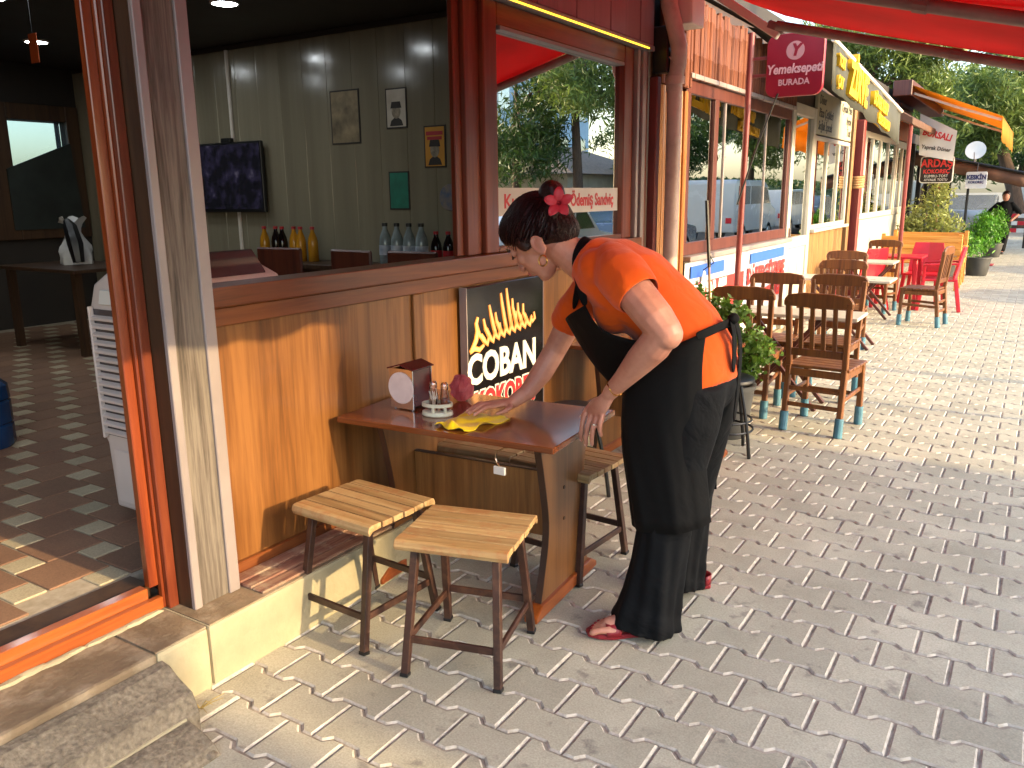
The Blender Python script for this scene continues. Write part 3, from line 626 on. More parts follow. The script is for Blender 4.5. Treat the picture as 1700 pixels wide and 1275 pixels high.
def poster(label, x0, x1, z0, z1, paper, ink, kind):
    t = thing('poster', label, 'poster', ((x0+x1)/2, 5.44, z0)); w, h = x1-x0, z1-z0; xm = (x0+x1)/2
    MB().box(x0, x1, 5.441, 5.447, z0, z1).build('frame', M['dark'], t); MB().box(x0+.012, x1-.012, 5.4395, 5.4405, z0+.012, z1-.012).build('paper', paper, t)
    if kind == 'bust':
        MB().prism([(xm-w*.32, z0+.02), (xm-w*.24, z0+h*.2), (xm-w*.08, z0+h*.27), (xm+w*.08, z0+h*.27), (xm+w*.24, z0+h*.2), (xm+w*.32, z0+.02)], 'y', 5.4375, 5.439).build('shoulders_print', ink, t)
        MB().prism([(xm+.26*w*math.cos(a)*.8, z0+h*.42+.18*h*math.sin(a)) for a in [k*math.pi/8 for k in range(16)]], 'y', 5.4372, 5.4388).build('face_print', pm('print_tone', '#a79c86', '#6a604e', 30, .7), t)
        MB().prism([(xm-w*.26, z0+h*.5), (xm+w*.26, z0+h*.5), (xm+w*.2, z0+h*.66), (xm-w*.2, z0+h*.66)], 'y', 5.4366, 5.438).build('cap_print', ink, t)
    return t
poster('faded sepia poster of a standing figure on the end wall', -5.28, -4.95, 2.04, 2.48, pm('sepia_print', '#9a8a68', '#5c5038', 7, .6, stretch=(1,1,1)), M['dark'], '')
poster('white poster with a dark portrait in an oval on the end wall', -4.66, -4.44, 2.14, 2.455, pm('white_print', '#c9c2b2', '#a89f8e', 6, .6), M['dark'], 'bust')
p3 = poster('yellow poster of a bearded man in a cap on the end wall', -4.275, -4.06, 1.82, 2.145, pm('yellow_print', '#c98f22', '#b67e1a', 4, .6), M['dark'], 'bust')
MB().box(-4.25, -4.085, 5.4372, 5.4388, 2.07, 2.10).build('lettering_line', M['red_text'], p3); MB().box(-4.24, -4.095, 5.4372, 5.4388, 2.035, 2.06).build('lettering_line', M['red_text'], p3)
poster('small teal green notice low on the end wall', -4.66, -4.445, 1.49, 1.80, pm('teal_print', '#1f7a62', '#17604d', 9, .6), M['dark'], '')
ds = thing('round_plaque', 'round blue wall plaque beside the teal notice', 'plaque', (-4.03, 5.44, 1.58))
MB().lathe([(0, 0), (.10, 0), (.105, .006), (.1, .012), (0, .014)], (-4.03, 5.447, 1.585), 26, Matrix.Rotation(R(90), 3, 'X')).build('disc', pm('plaque_blue', '#4e5f78', '#8a7a68', 18, .5), ds)
# counter with bottles along the end wall
ct = thing('serving_counter', 'dark wooden counter along the end wall carrying bottles', 'counter', (-5, 5.15, FZ))
MB().box(-6.4, -3.0, 4.98, 5.42, 1.01, 1.05).build('counter_top', M['darkwood'], ct, .004); MB().box(-6.35, -3.05, 5.02, 5.40, FZ, 1.009).build('counter_front', M['darkwood'], ct)
def bottle(x, y, h, r, gm, cm, label, lab=None):
    t = thing('bottle', label, 'bottle', (x, y, 1.05), 0, 'bottles on the counter'); p = (x, y, 1.05)
    MB().lathe([(r*.9, 0), (r, .01), (r, h*.55), (r*.85, h*.68), (r*.38, h*.86), (r*.36, h*.93)], p, 12).build('body', gm, t, smooth=True)
    MB().lathe([(r*.45, h*.92), (r*.45, h), (0, h)], p, 10).build('cap', cm, t)
    if lab: MB().lathe([(r*1.02, h*.25), (r*1.02, h*.48)], p, 12).build('label', lab, t, smooth=True)
M['juice'] = pm('orange_juice', '#b9801c', '#a06c14', 3, .2); M['cola'] = pm('cola_bottle', '#160c0a', '#100807', 3, .12); M['water'] = pm('water_bottle', '#8f9a9a', '#717c7c', 14, .12); M['wlab'] = pm('white_label', '#c8ccd0', '#7f8ca0', 20, .5)
for i in range(6): bottle(-5.95+i*.115, 5.2+.03*(i % 2), .30, .045, M['cola'] if i in (1, 2) else M['juice'], M['red_text'], 'small dark cola bottle among orange juice bottles on the counter' if i in (1, 2) else 'orange juice bottle on the counter near the television')
for i in range(4): bottle(-4.52+i*.125, 5.2, .34, .052, M['water'], M['black'], 'clear water bottle in the row below the teal notice', M['wlab'])
for i in range(3): bottle(-4.0+i*.12, 5.2, .28, .045, M['cola'], M['red_text'], 'dark cola bottle with red label beside the water bottles', M['red_text'])
def inner_chair(x, y, rz, label):
    t = thing('dining_chair', label, 'chair', (x, y, FZ), rz, 'dark chairs inside the restaurant')
    def lb(*a):
        b = MB(); b.box(*a); return b
    def part(nm, b, bev=.006):
        oo = b.build(nm, M['redwood'], None, bev); oo.parent = t; return oo
    part('seat', lb(-.21, .21, -.2, .2, .43, .46)); part('backrest', lb(-.21, .21, .185, .215, .72, .95), .012)
    for sx in (-1, 1):
        part('leg', lb(sx*.19-.018, sx*.19+.018, -.19, -.155, 0, .43)); part('leg', lb(sx*.19-.018, sx*.19+.018, .18, .216, 0, .72))
M['redwood'] = wood('dark_red_wood', ('#3a160e', '#4f2014', '#5c2a1a'), 'z', .6, .4, .05, .03)
inner_chair(-4.80, 4.15, 8, 'dark red chair back near the bottles, beside the air cooler'); inner_chair(-4.12, 4.15, -5, 'dark red chair back seen over the sill in the middle'); inner_chair(-3.58, 4.2, 3, 'dark red chair back seen over the sill below the teal notice')
it = thing('dining_table', 'dark dining table at the back of the restaurant under a plastic bag', 'table', (-7.4, 4.2, FZ))
MB().box(-8.0, -6.75, 3.85, 4.6, 1.0, 1.03).build('table_top', M['darkwood'], it, .004)
for x in (-7.9, -6.85):
    for y in (3.93, 4.52): MB().box(x-.03, x+.03, y-.03, y+.03, FZ, 1.0).build('leg', M['darkwood'], it)
bgm = pm('white_bag', '#c9c9c6', '#a9a9a8', 6, .45); pb = thing('plastic_bag', 'white plastic carrier bag standing on the back table', 'bag', (-7.45, 4.3, 1.03)); vs = []
for i in range(11):
    f = i/10; r0 = .13*(1.05-.62*max(0, math.sin(math.pi*min(1, max(0, f-.35)*1.25)))+.1*(f > .9)); 
    for j in range(20):
        t = 2*math.pi*j/20; k = 1+.14*math.sin(4*t+5*f)+.08*math.sin(9*t-7*f); vs.append((-7.45+r0*k*math.cos(t), 4.3+r0*k*math.sin(t), 1.031+.40*f+.03*math.sin(3*t)*(f > .9)))
MB().add(vs, [(i*20+j, i*20+(j+1) % 20, (i+1)*20+(j+1) % 20, (i+1)*20+j) for i in range(10) for j in range(20)]+[tuple(range(19, -1, -1))]).build('film', bgm, pb, smooth=True)
MB().tube([(-7.36, 4.2, 1.42), (-7.28, 4.18, 1.36), (-7.22, 4.17, 1.22), (-7.2, 4.17, 1.06)], [.03, .06, .07, .05], 8).build('black_bag_fold', M['black'], pb, smooth=True)
wb = thing('water_jug', 'large blue water jug on the tiled floor inside the doorway', 'water jug', (-4.76, 2.12, FZ))
MB().lathe([(.12, 0), (.135, .02), (.135, .12), (.125, .13), (.135, .14), (.135, .25), (.125, .26), (.135, .27), (.13, .34), (.06, .41), (.03, .43), (.03, .46), (0, .46)], (-4.76, 2.12, FZ), 20).build('jug', pm('blue_jug', '#1c3c66', '#152f52', 4, .2), wb, smooth=True)
MB().box(-4.78, -4.64, 1.981, 1.984, FZ+.16, FZ+.24).build('label', M['white'], wb)
os_ = thing('hanging_tag', 'small orange tag hanging in the dark by the door frame', 'tag', (-5.4, 3.0, 2.6)); MB().box(-5.42, -5.33, 3.0, 3.004, 2.43, 2.60).build('card', pm('orange_card', '#b4501e', '#9a421a', 20, .6), os_); MB().tube([(-5.375, 3.002, 2.6), (-5.375, 3.002, 2.97)], .003, 5).build('cord', M['black'], os_)
# ------------------------------------------------------------------ pipe, boxes between the buildings
dp = thing('downpipe', 'pale plastic rainwater downpipe with elbows between the two shops', 'pipe', (-2.25, 5.66, 0))
MB().tube([(-2.25, 5.68, 0), (-2.25, 5.67, 2.18), (-2.25, 5.66, 2.30)], .052, 12).build('pipe', M['pvc'], dp, smooth=True)
MB().tube([(-2.25, 5.66, 2.28), (-2.25, 5.655, 2.36), (-2.22, 5.64, 2.46), (-2.21, 5.62, 2.56), (-2.23, 5.60, 2.66), (-2.27, 5.58, 2.82), (-2.30, 5.57, 3.1)], .056, 12).build('elbow', M['pvc'], dp, smooth=True)
for z in (2.33, 2.60): MB().tube([(-2.245, 5.655, z), (-2.243, 5.653, z+.05)], .064, 12).build('socket', M['pvc'], dp, smooth=True)
hb = thing('junction_box', 'black junction box fixed high beside the downpipe', 'junction box', (-2.3, 5.6, 2.4)); MB().box(-2.38, -2.27, 5.57, 5.66, 2.40, 2.70).build('case', M['black'], hb, .008)
MB().tube([(-2.27, 5.60, 2.5), (-2.23, 5.59, 2.46), (-2.2, 5.6, 2.5), (-2.22, 5.61, 2.6)], .005, 6).build('cable', M['white'], hb, smooth=True)
wbx = thing('meter_box', 'white plastic meter box above the downpipe elbow', 'meter box', (-2.2, 5.72, 2.72)); MB().box(-2.33, -2.14, 5.66, 5.9, 2.71, 3.0).build('case', M['offwhite'], wbx, .015, 2)
rp = thing('corner_post', 'dark red square post beside the downpipe', 'post', (-2.37, 5.6, 0)); MB().box(-2.40, -2.34, 5.575, 5.64, 0, 2.38).build('shaft', pm('dark_red_paint', '#6b2a25', '#57201c', 4, .5), rp, .006)
# ------------------------------------------------------------------ second shop
zs = thing('snack_shop_building', 'low shop front with bamboo cladding, wide reflecting windows and a white door', 'building', (-2.4, 9, 0))
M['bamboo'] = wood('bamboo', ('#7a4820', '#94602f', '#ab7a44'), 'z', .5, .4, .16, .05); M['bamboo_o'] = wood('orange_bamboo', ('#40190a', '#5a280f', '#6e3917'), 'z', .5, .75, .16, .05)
M['upvc'] = pm('white_upvc', '#b9b4a6', '#aaa496', 3, .4); M['brownframe'] = wood('brown_window_frame', ('#35170f', '#4a2119', '#5a2d22'), 'z', .6, .45, .05, .05); M['redpost'] = pm('red_brown_post', '#7a2c26', '#66231e', 4, .5)
MB().box(-6.5, -2.46, 5.70, 19.0, 3.12, 3.3).build('roof', M['dark'], zs); MB().box(-6.6, -6.5, 5.7, 19, 0, 3.1).build('rear_wall', M['dark'], zs)
MB().box(-6.5, -2.5, 5.70, 5.8, 0, 3.1).build('side_wall', M['dark'], zs); MB().box(-6.5, -2.5, 18.9, 19, 0, 3.1).build('side_wall', M['white'], zs); MB().box(-6.5, -2.45, 5.8, 19, -.1, .05).build('shop_floor', M['kerbtop'], zs)
MB().box(-2.62, -2.49, 5.70, 6.40, 0, 3.1).build('wall', M['darkwood'], zs)
MB().box(-2.62, -2.49, 6.40, 9.6, 2.47, 3.1).build('wall', M['darkwood'], zs); MB().box(-2.62, -2.49, 6.40, 9.62, 0, 1.05).build('wall', M['white'], zs)
pole = MB().lathe([(.024, 0), (.025, .3), (.028, .31), (.025, .32), (.025, .8), (.028, .81), (.025, .82), (.024, 1)], (0,0,0), 8).build('bamboo_pole', M['bamboo'], None, smooth=True); pd = pole.data; bpy.data.objects.remove(pole)
def bpole(y, z0, z1, x, mt=None):
    o = bpy.data.objects.new('bamboo_pole', pd); COL.objects.link(o); o.parent = zs; o.location = Vector((x, y, z0))-wloc(zs); o.scale = (1, 1, z1-z0); o.rotation_euler = (random.uniform(-.006, .006), 0, random.uniform(0, 6))
    if mt: o.material_slots[0].link = 'OBJECT'; o.material_slots[0].material = mt
for i in range(11): bpole(5.87+i*.05, .0, 2.36, -2.45+.01*math.sin(i*2))
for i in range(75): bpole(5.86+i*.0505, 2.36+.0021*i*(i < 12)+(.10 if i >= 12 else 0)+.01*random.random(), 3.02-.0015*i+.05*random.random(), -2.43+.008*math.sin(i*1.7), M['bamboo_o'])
def window(parent, y0, y1, z0, z1, mull, fm, gm, x=-2.44, fw=.05, thin=()):
    w = MB().box(x-.05, x, y0, y1, z0, z0+fw).build('window_frame', fm, parent, .004)
    MB().box(x-.05, x, y0, y1, z1-fw, z1).build('head_rail', fm, w, .004)
    ys = [y0+fw/2] + list(mull) + [y1-fw/2]
    for y in ys: MB().box(x-.048, x+.002, y-fw/2, y+fw/2, z0+fw+.001, z1-fw-.001).build('mullion', fm, w, .004)
    for y in thin: MB().box(x-.04, x-.012, y-.013, y+.013, z0+fw+.001, z1-fw-.001).build('slide_stile', M['alu'], w)
    for a, b in zip(ys, ys[1:]): MB().box(x-.028, x-.022, a+fw/2, b-fw/2, z0+fw, z1-fw).build('window_pane', gm, w)
    return w
window(zs, 6.40, 9.58, 1.10, 2.46, (7.12,), M['brownframe'], M['glass_shop'], fw=.10, thin=(7.39, 8.68))
MB().box(-2.49, -2.36, 6.40, 9.60, 1.055, 1.098).build('sill', M['alu'], zs, .005); MB().box(-2.45, -2.40, 6.40, 9.6, 2.462, 2.50).build('head_trim', M['alu'], zs, .004)
# printed banner under the window
bn = thing('window_banner', 'red, white and blue printed ZIRVE banner under the snack shop window', 'banner', (-2.4, 8, .5))
secs = [[(-2.42+.012*math.sin(i*.9)+.01*random.random(), 6.42+i*.105, z) for z in (.42, .62, .83, 1.045)] for i in range(31)]
MB().loft(secs, closed=False).build('sheet', pm('banner_white', '#b3b5bb', '#9fa3ad', 2, .45), bn, smooth=True)
M['blue_print'] = flat('blue_print', '#2757b0'); M['red_print'] = flat('red_print', '#c22a26'); M['yellow_print'] = flat('yellow_letters', '#d0a010')
for a, b in ((6.5, 7.35), (8.15, 9.4)): MB().box(-2.395, -2.392, a, b, .91, 1.01).build('blue_block', M['blue_print'], bn)
MB().box(-2.396, -2.393, 6.47, 7.95, .50, .86).build('red_block', M['red_print'], bn)
text('lettering', 'ZİRVE', .40, M['white'], bn, (-2.391, 6.55, .68), FACE_X, .001, .78, 'LEFT', .02)
text('lettering', 'DÖNER GÖZLEME', .21, M['red_print'], bn, (-2.392, 9.45, .78), FACE_X, .001, .80, 'RIGHT', .012); text('lettering', 'ÇEŞİTLERİ', .16, M['red_print'], bn, (-2.392, 9.40, .56), FACE_X, .001, 1.0, 'RIGHT', .01)
# white door
wd = MB().box(-2.50, -2.43, 9.62, 9.74, .05, 2.56).build('door', M['upvc'], zs, .006); MB().box(-2.50, -2.43, 10.58, 10.70, .05, 2.56).build('door_stile', M['upvc'], wd, .006)
MB().box(-2.50, -2.43, 9.741, 10.579, 2.44, 2.56).build('door_rail', M['upvc'], wd, .006); MB().box(-2.50, -2.43, 9.741, 10.579, .96, 1.08).build('door_rail', M['upvc'], wd, .006); MB().box(-2.49, -2.45, 9.741, 10.579, .05, .959).build('door_panel', M['upvc'], wd, .006)
MB().box(-2.475, -2.469, 9.741, 10.579, 1.081, 2.439).build('door_pane', M['glass_shop'], wd); MB().box(-2.43, -2.40, 9.66, 9.70, 1.08, 1.2).build('door_handle', M['chrome'], wd, .005)
MB().box(-2.62, -2.49, 9.60, 10.72, 2.57, 3.1).build('wall', M['darkwood'], zs)
# boarded bay with the menu board
M['plank'] = wood('golden_plank', ('#5f4024', '#7a562f', '#8f6b3e'), 'z', .6, .5, .12, .1)
for i in range(14): MB().box(-2.50, -2.455-.003*(i % 2), 10.74+i*.15, 10.74+i*.15+.148, .05, 1.10).build('wall_plank', M['plank'], zs, .003)
window(zs, 10.74, 12.84, 1.14, 2.26, (11.45, 12.15), M['upvc'], M['glass_shop']); MB().box(-2.49, -2.38, 10.72, 12.86, 1.101, 1.138).build('sill', M['upvc'], zs, .004)
MB().box(-2.62, -2.49, 10.72, 13.3, 2.27, 3.1).build('wall', M['darkwood'], zs)
mn = thing('menu_board', 'long cream menu board with dark handwriting above the boarded bay', 'sign', (-2.45, 11.8, 2.3)); MB().box(-2.48, -2.44, 10.74, 12.84, 2.28, 2.78).build('board', pm('menu_cream', '#a9a183', '#968e72', 3, .6), mn, .004)
M['menu_ink'] = flat('menu_ink', '#2f2a20')
for k, (s1, s2) in enumerate((('Döner', 'Kıymalı Pide'), ('Pizza Çeşitleri', 'Ayran'), ('Soğuk İçecek', 'Tost'))):
    text('lettering', s1, .15, M['menu_ink'], mn, (-2.438, 10.82, 2.68-.15*k), FACE_X, .001, .9, 'LEFT', .002, .2); text('lettering', s2, .15, M['menu_ink'], mn, (-2.438, 12.78, 2.68-.15*k), FACE_X, .001, .9, 'RIGHT', .002, .2)
for y in (12.93, 13.02): MB().box(-2.52, -2.42, y, y+.07, .05, 2.9).build('trim_board', M['plank'], zs, .004)
for y, w in ((13.2, .16),):
    pr = thing('rope_bound_post', 'red-brown post bound with rope beside the white wall', 'post', (-2.38, y, 0)); MB().box(-2.46, -2.33, y, y+w, 0, 2.6).build('shaft', M['redpost'], pr, .008)
    rpm = pm('rope', '#b08a5c', '#8f6c42', 20, .9, .4, 80)
    for k in range(5): MB().tube([(-2.395+.09*math.cos(R(a))*1.05, y+w/2+.105*math.sin(R(a)), 1.66+k*.035+.012*math.sin(R(a))) for a in range(0, 375, 15)], .02, 6).build('rope_turn', rpm, pr, smooth=True)
# white panelled bay
for i in range(18): MB().box(-2.55, -2.445-.004*(i % 2), 13.42+i*.30, 13.42+i*.30+.297, .05, 1.15).build('white_wall_panel', M['upvc'], zs, .004)
window(zs, 13.42, 17.2, 1.16, 2.50, (14.1, 14.75, 15.5, 16.3), M['upvc'], M['glass_shop'], fw=.09); window(zs, 17.3, 18.75, 1.16, 2.50, (18.0,), M['upvc'], M['glass_shop'], fw=.12)
MB().box(-2.62, -2.49, 13.3, 19, 2.51, 3.1).build('wall', M['darkwood'], zs); MB().box(-2.48, -2.44, 17.3, 18.75, 2.52, 2.85).build('orange_board', pm('orange_board', '#b8561e', '#a04816', 4, .5), zs)
# awning with the lettered valance
M['awn_grey'] = cloth_t('grey_awning_cloth', '#56564a', '#484940', .3, 2, .2)
za = thing('lettered_awning', 'grey awning whose hanging valance reads ZIRVE in yellow letters', 'awning', (-1.7, 10, 2.4))
def zlerp(y): return (y-7.9)/(12.05-7.9)
sec = []; se2 = []
for i in range(36):
    y = 7.9+i*(4.15/35); f = zlerp(y); zt = 2.86-.29*f; zb = 2.46-.285*f-.012*math.sin(i*.9); x = -1.7+.012*math.sin(i*.7)
    sec.append([(x, y, zt), (x+.004, y, (zt+zb)/2), (x+.012, y, zb)]); se2.append([(-1.7, y, zt), (-2.1, y, zt+.10), (-2.46, y, zt+.20)])
v1 = MB().loft(sec, closed=False).build('valance', M['awn_grey'], za, smooth=True); v1.modifiers.new('t', 'SOLIDIFY').thickness = .003
v2 = MB().loft(se2, closed=False).build('canopy', M['awn_grey'], za, smooth=True); v2.modifiers.new('t', 'SOLIDIFY').thickness = .003
MB().tube([(-1.7, 7.88, 2.875), (-1.7, 12.07, 2.585)], .022, 8).build('front_bar', M['offwhite'], za, smooth=True)
tr = (R(90)-0, 0, R(90)); sl_ = math.atan(.29/4.15)
rt = Matrix(((0, 0, 1), (1, 0, 0), (0, 1, 0))); rt = Matrix.Rotation(-sl_, 3, 'X').inverted().transposed() @ rt if False else Matrix.Rotation(-sl_, 3, 'X') @ rt
ez = rt.to_euler()
text('lettering', 'ZİRVE', .40, M['yellow_print'], za, (-1.692, 8.55, 2.62), ez, .03, .82, 'LEFT', .018)
text('lettering', 'DÖNER KEBAP', .17, M['yellow_print'], za, (-1.692, 9.85, 2.56), ez, .03, .85, 'LEFT', .008); text('lettering', 'PİDE SALONU', .14, M['yellow_print'], za, (-1.692, 10.2, 2.38), ez, .03, .9, 'LEFT', .006)
text('lettering', 'TOST', .13, M['yellow_print'], za, (-1.692, 8.0, 2.72), ez, .03, .9, 'LEFT', .006); text('lettering', 'ÇAY', .13, M['yellow_print'], za, (-1.692, 8.02, 2.55), ez, .03, .9, 'LEFT', .006)
# ------------------------------------------------------------------ sign on a pole
sp = thing('pole_sign', 'rounded red delivery sign reading Yemeksepeti BURADA on a red pole', 'sign', (-2.14, 6.95, 0))
MB().tube([(-2.14, 6.9, 0), (-2.14, 7.0, 2.84)], .026, 10).build('pole', M['redpost'], sp, smooth=True)
sx0, sx1, sz0, sz1, sy = -2.005, -1.565, 2.335, 2.805, 6.98; zc = 2.675
c_ = []; rr = .075
for cx_, cz_, a0 in ((sx1-rr, sz1-rr, 0), (sx0+rr, sz1-rr, 90), (sx0+rr, sz0+rr, 180), (sx1-rr, sz0+rr, 270)):
    for k in range(7): a = R(a0+k*15); c_.append((cx_+rr*math.cos(a), cz_+rr*math.sin(a)))
M['sign_red'] = pm('sign_red', '#8e1326', '#7c0f20', 3, .35)
pn = MB().prism(c_, 'y', sy, sy+.05).build('panel', M['sign_red'], sp, .004); xm = (sx0+sx1)/2
MB().tube([(xm+.065*0, sy-.002, zc), (xm, sy+.001, zc)], .07, 26).build('logo_disc', pm('logo_pink', '#c98f8c', '#bd8380', 3, .5), pn)
text('lettering', 'Y', .118, M['sign_red'], pn, (xm, sy-.0035, zc), FACE_NY, .001, .9, 'CENTER', .006, .25)
text('lettering', 'Yemeksepeti', .098, flat('sign_letter', '#cf9a98'), pn, (xm, sy-.002, 2.54), FACE_NY, .001, .84, 'CENTER', .003, .15); text('lettering', 'BURADA', .064, flat('sign_letter2', '#c69090'), pn, (xm, sy-.002, 2.44), FACE_NY, .001, .95, 'CENTER', .002)
for z in (2.64, 2.51): MB().box(-2.13, sx0+.01, sy+.01, sy+.03, z-.012, z+.012).build('bracket_arm', M['redpost'], sp, .002)
sk = thing('awning_crank', 'thin black crank rod leaning beside the red sign pole', 'rod', (-1.75, 5.7, 1.5)); MB().tube([(-1.9, 6.97, 2.36), (-2.02, 6.9, 1.97), (-2.14, 6.83, 1.5)], .008, 6).build('rod', M['blackmetal'], sk)
# ------------------------------------------------------------------ potted shrub behind the woman
M['leaf'] = leafmat('shrub_leaf', '#6d8f33', '#2f4a17', .35, 6); M['leaf2'] = leafmat('bright_thuja', '#5f9a26', '#2c5a12', .3, 5); M['leaf3'] = leafmat('pale_foliage', '#9aa25c', '#5d6a30', .35, 4); M['pine'] = leafmat('pine_needle', '#7d9040', '#3c5222', .3, .8); M['pined'] = leafmat('dark_foliage', '#4f6a2a', '#1f3414', .25, .8)
M['bark'] = pm('bark', '#5d4838', '#3d2e23', 6, .95, .8, 20, stretch=(4,4,.8)); M['pot'] = pm('grey_pot', '#4a4a48', '#3a3a38', 4, .6)
def leaves(n, fn, size, asp=.5, seed=1, flop=.6):
    r = np.random.default_rng(seed); P = np.array([fn(r) for _ in range(n)]); 
    d = r.normal(size=(n, 3)); d[:, 2] += flop*r.random(n); d /= np.linalg.norm(d, axis=1)[:, None]
    u = np.cross(d, r.normal(size=(n, 3))); u /= np.linalg.norm(u, axis=1)[:, None]; s = size*(.6+.8*r.random((n, 1))); 
    a, b = d*s*.5, u*s*.5*asp; V_ = np.stack([P-a, P+b*1.0, P+a, P-b*1.0], 1).reshape(-1, 3)
    m = MB(); m.v = [tuple(x) for x in V_.tolist()]; m.f = [(4*i, 4*i+1, 4*i+2, 4*i+3) for i in range(n)]; m.mi = [0]*n; return m
def rawbuild(m, name, mat, parent):
    me = bpy.data.meshes.new(name); off = wloc(parent); me.from_pydata([(v[0]-off.x, v[1]-off.y, v[2]-off.z) for v in m.v], [], m.f); me.materials.append(mat)
    o = bpy.data.objects.new(name, me); COL.objects.link(o); o.parent = parent; return o
def shrub(label, x, y, pot_h, pot_r, lobes, mat, n, size, asp=.5, stem=True, name='potted_shrub', group=None, flop=.6, seed=3, zbase=0):
    t = thing(name, label, 'plant', (x, y, zbase), 0, group)
    if pot_h: MB().lathe([(pot_r*.75, 0), (pot_r*.78, .01), (pot_r, pot_h-.03), (pot_r*1.06, pot_h-.03), (pot_r*1.06, pot_h), (pot_r*.94, pot_h), (pot_r*.9, pot_h-.04)], (x, y, zbase), 20).build('pot', M['pot'], t, smooth=True); MB().lathe([(0, pot_h-.05), (pot_r*.92, pot_h-.045)], (x, y, zbase), 14).build('soil', M['bark'], t)
    def fn(r):
        c = lobes[r.integers(len(lobes))]; v = r.normal(size=3); v /= np.linalg.norm(v); k = r.random()**.45; k *= 1+.25*math.sin(7*v[0]+5*v[1]+9*v[2])
        return (x+c[0]+v[0]*k*c[3], y+c[1]+v[1]*k*c[3], zbase+c[2]+v[2]*k*c[4])
    rawbuild(leaves(n, fn, size, asp, seed, flop), 'foliage', mat, t)
    if stem:
        for k, c in enumerate(lobes[:5]): MB().tube([(x, y, zbase+max(0, pot_h-.06)), (x+c[0]*.3, y+c[1]*.3, zbase+(pot_h+c[2])/2), (x+c[0], y+c[1], zbase+c[2]+c[4]*.5)], [.012, .009, .004], 6).build('stem', M['bark'], t, smooth=True)
    return t
shrub('leafy green shrub in a pot behind the bending woman', -1.66, 5.30, .36, .17, [(0, 0, .62, .17, .14), (.13, -.05, .66, .14, .13), (-.15, .05, .78, .16, .17), (.18, .05, .58, .13, .12), (-.02, .02, .82, .14, .12), (-.25, .05, .88, .12, .14), (.1, 0, .45, .12, .1)], M['leaf'], 1900, .045, .55, seed=5)
stk = thing('garden_stake', 'thin wooden stake with a dark tip standing in the shrub pot', 'stake', (-1.80, 5.32, .3)); MB().tube([(-1.78, 5.31, .32), (-1.83, 5.31, 1.12)], .008, 6).build('cane', M['bamboo'], stk); MB().tube([(-1.83, 5.31, 1.12), (-1.865, 5.31, 1.55)], .012, 6).build('tip', M['blackmetal'], stk); MB().tube([(-1.83, 5.31, 1.2), (-1.80, 5.31, 1.15), (-1.87, 5.31, 1.1)], .004, 5).build('wire', M['blackmetal'], stk)
# ------------------------------------------------------------------ wooden chairs with blue feet
M['chairwood'] = wood('chair_wood', ('#422310', '#5e3618', '#74481f'), 'z', .7, .4, .1, .05); M['blue'] = pm('blue_rubber', '#3f7284', '#356273', 6, .6, dirt='#5d8290', dsc=9)
def make_chair():
    t = thing('slat_back_chair', '', 'chair', (0,0,0), 0, 'wooden slat-back chairs with blue feet')   # faces local +y, back at -y
    def part(nm, b, bev=.005, par=None, mt='chairwood'):
        oo = b.build(nm, M[mt], None, bev); oo.parent = par or t; return oo
    W2, D2 = .185, .19; ys = -.20
    for i in range(5):
        y = -.19+i*.082; part('seat_slat', MB().box(-.215, .215, y, y+.079, .435, .455), .004)
    for sx in (-1, 1):
        lg = part('rear_leg', MB().bar((sx*W2, -.235, .0), (sx*W2, -.185, .45), .036, .042, up=(0,1,0)).bar((sx*W2, -.185, .45), (sx*.198, -.235, .90), .036, .04, up=(0,1,0)))
        part('foot_sleeve', MB().tube([(sx*W2, -.237, 0), (sx*W2, -.222, .13)], [.03, .029], 10), .003, lg, 'blue')
        lg = part('front_leg', MB().bar((sx*.19, .20, 0), (sx*.19, .19, .434), .038, .038, up=(0,1,0))); part('foot_sleeve', MB().tube([(sx*.19, .20, 0), (sx*.19, .197, .13)], [.03, .029], 10), .003, lg, 'blue')
        part('side_rail', MB().bar((sx*.187, -.19, .40), (sx*.187, .19, .40), .02, .05)); part('side_stretcher', MB().bar((sx*.187, -.21, .24), (sx*.187, .19, .26), .018, .03))
    part('front_rail', MB().box(-.175, .175, .18, .20, .38, .43)); part('rear_rail', MB().box(-.17, .17, -.20, -.18, .38, .43))
    for z, y in ((.17, -.215), (.28, -.205)): part('rear_stretcher', MB().box(-.17, .17, y-.008, y+.008, z, z+.03))
    part('front_stretcher', MB().box(-.17, .17, .188, .204, .2, .23))
    pr = [(-.225, .86), (-.225, .90), (-.20, .935), (-.1, .95), (.1, .95), (.20, .935), (.225, .90), (.225, .86), (0, .852)]
    part('top_rail', MB().prism(pr, 'y', -.252, -.226), .006); part('lower_back_rail', MB().box(-.182, .182, -.205, -.183, .52, .57), .004)
    for i in range(4):
        x = -.111+i*.074; part('back_slat', MB().bar((x, -.196, .57), (x, -.234, .86), .03, .013, up=(0,1,0)), .003)
    return t
ch = make_chair(); ch['label'] = 'wooden slat-back chair with blue feet showing its dark back, right of the shrub'; ch.location = (-1.16, 5.84, 0); ch.rotation_euler = (0, 0, R(-6))
for x, y, rz, lb in ((-1.76, 6.06, 3, 'wooden slat-back chair half hidden behind the leafy shrub'), (-1.35, 6.79, 177, 'wooden chair facing the camera across the white table, beside the dark-backed chair'),
                     (-1.80, 6.72, 183, 'wooden chair facing the camera across the white table, by the window banner'), (-1.62, 8.80, 4, 'wooden chair with its back to the first white table, facing the middle one'),
                     (-1.83, 9.62, 176, 'wooden chair pushed in at the far side of the middle white table'), (-1.14, 11.1, 82, 'wooden chair turned sideways beside the red plastic table'), (-1.82, 12.05, 170, 'wooden chair by the white wall in front of the red table')):
    dup(ch, (x, y, 0), rz, lb)
M['laminate'] = pm('cream_laminate', '#c9c2ae', '#b9b19c', 3, .3)
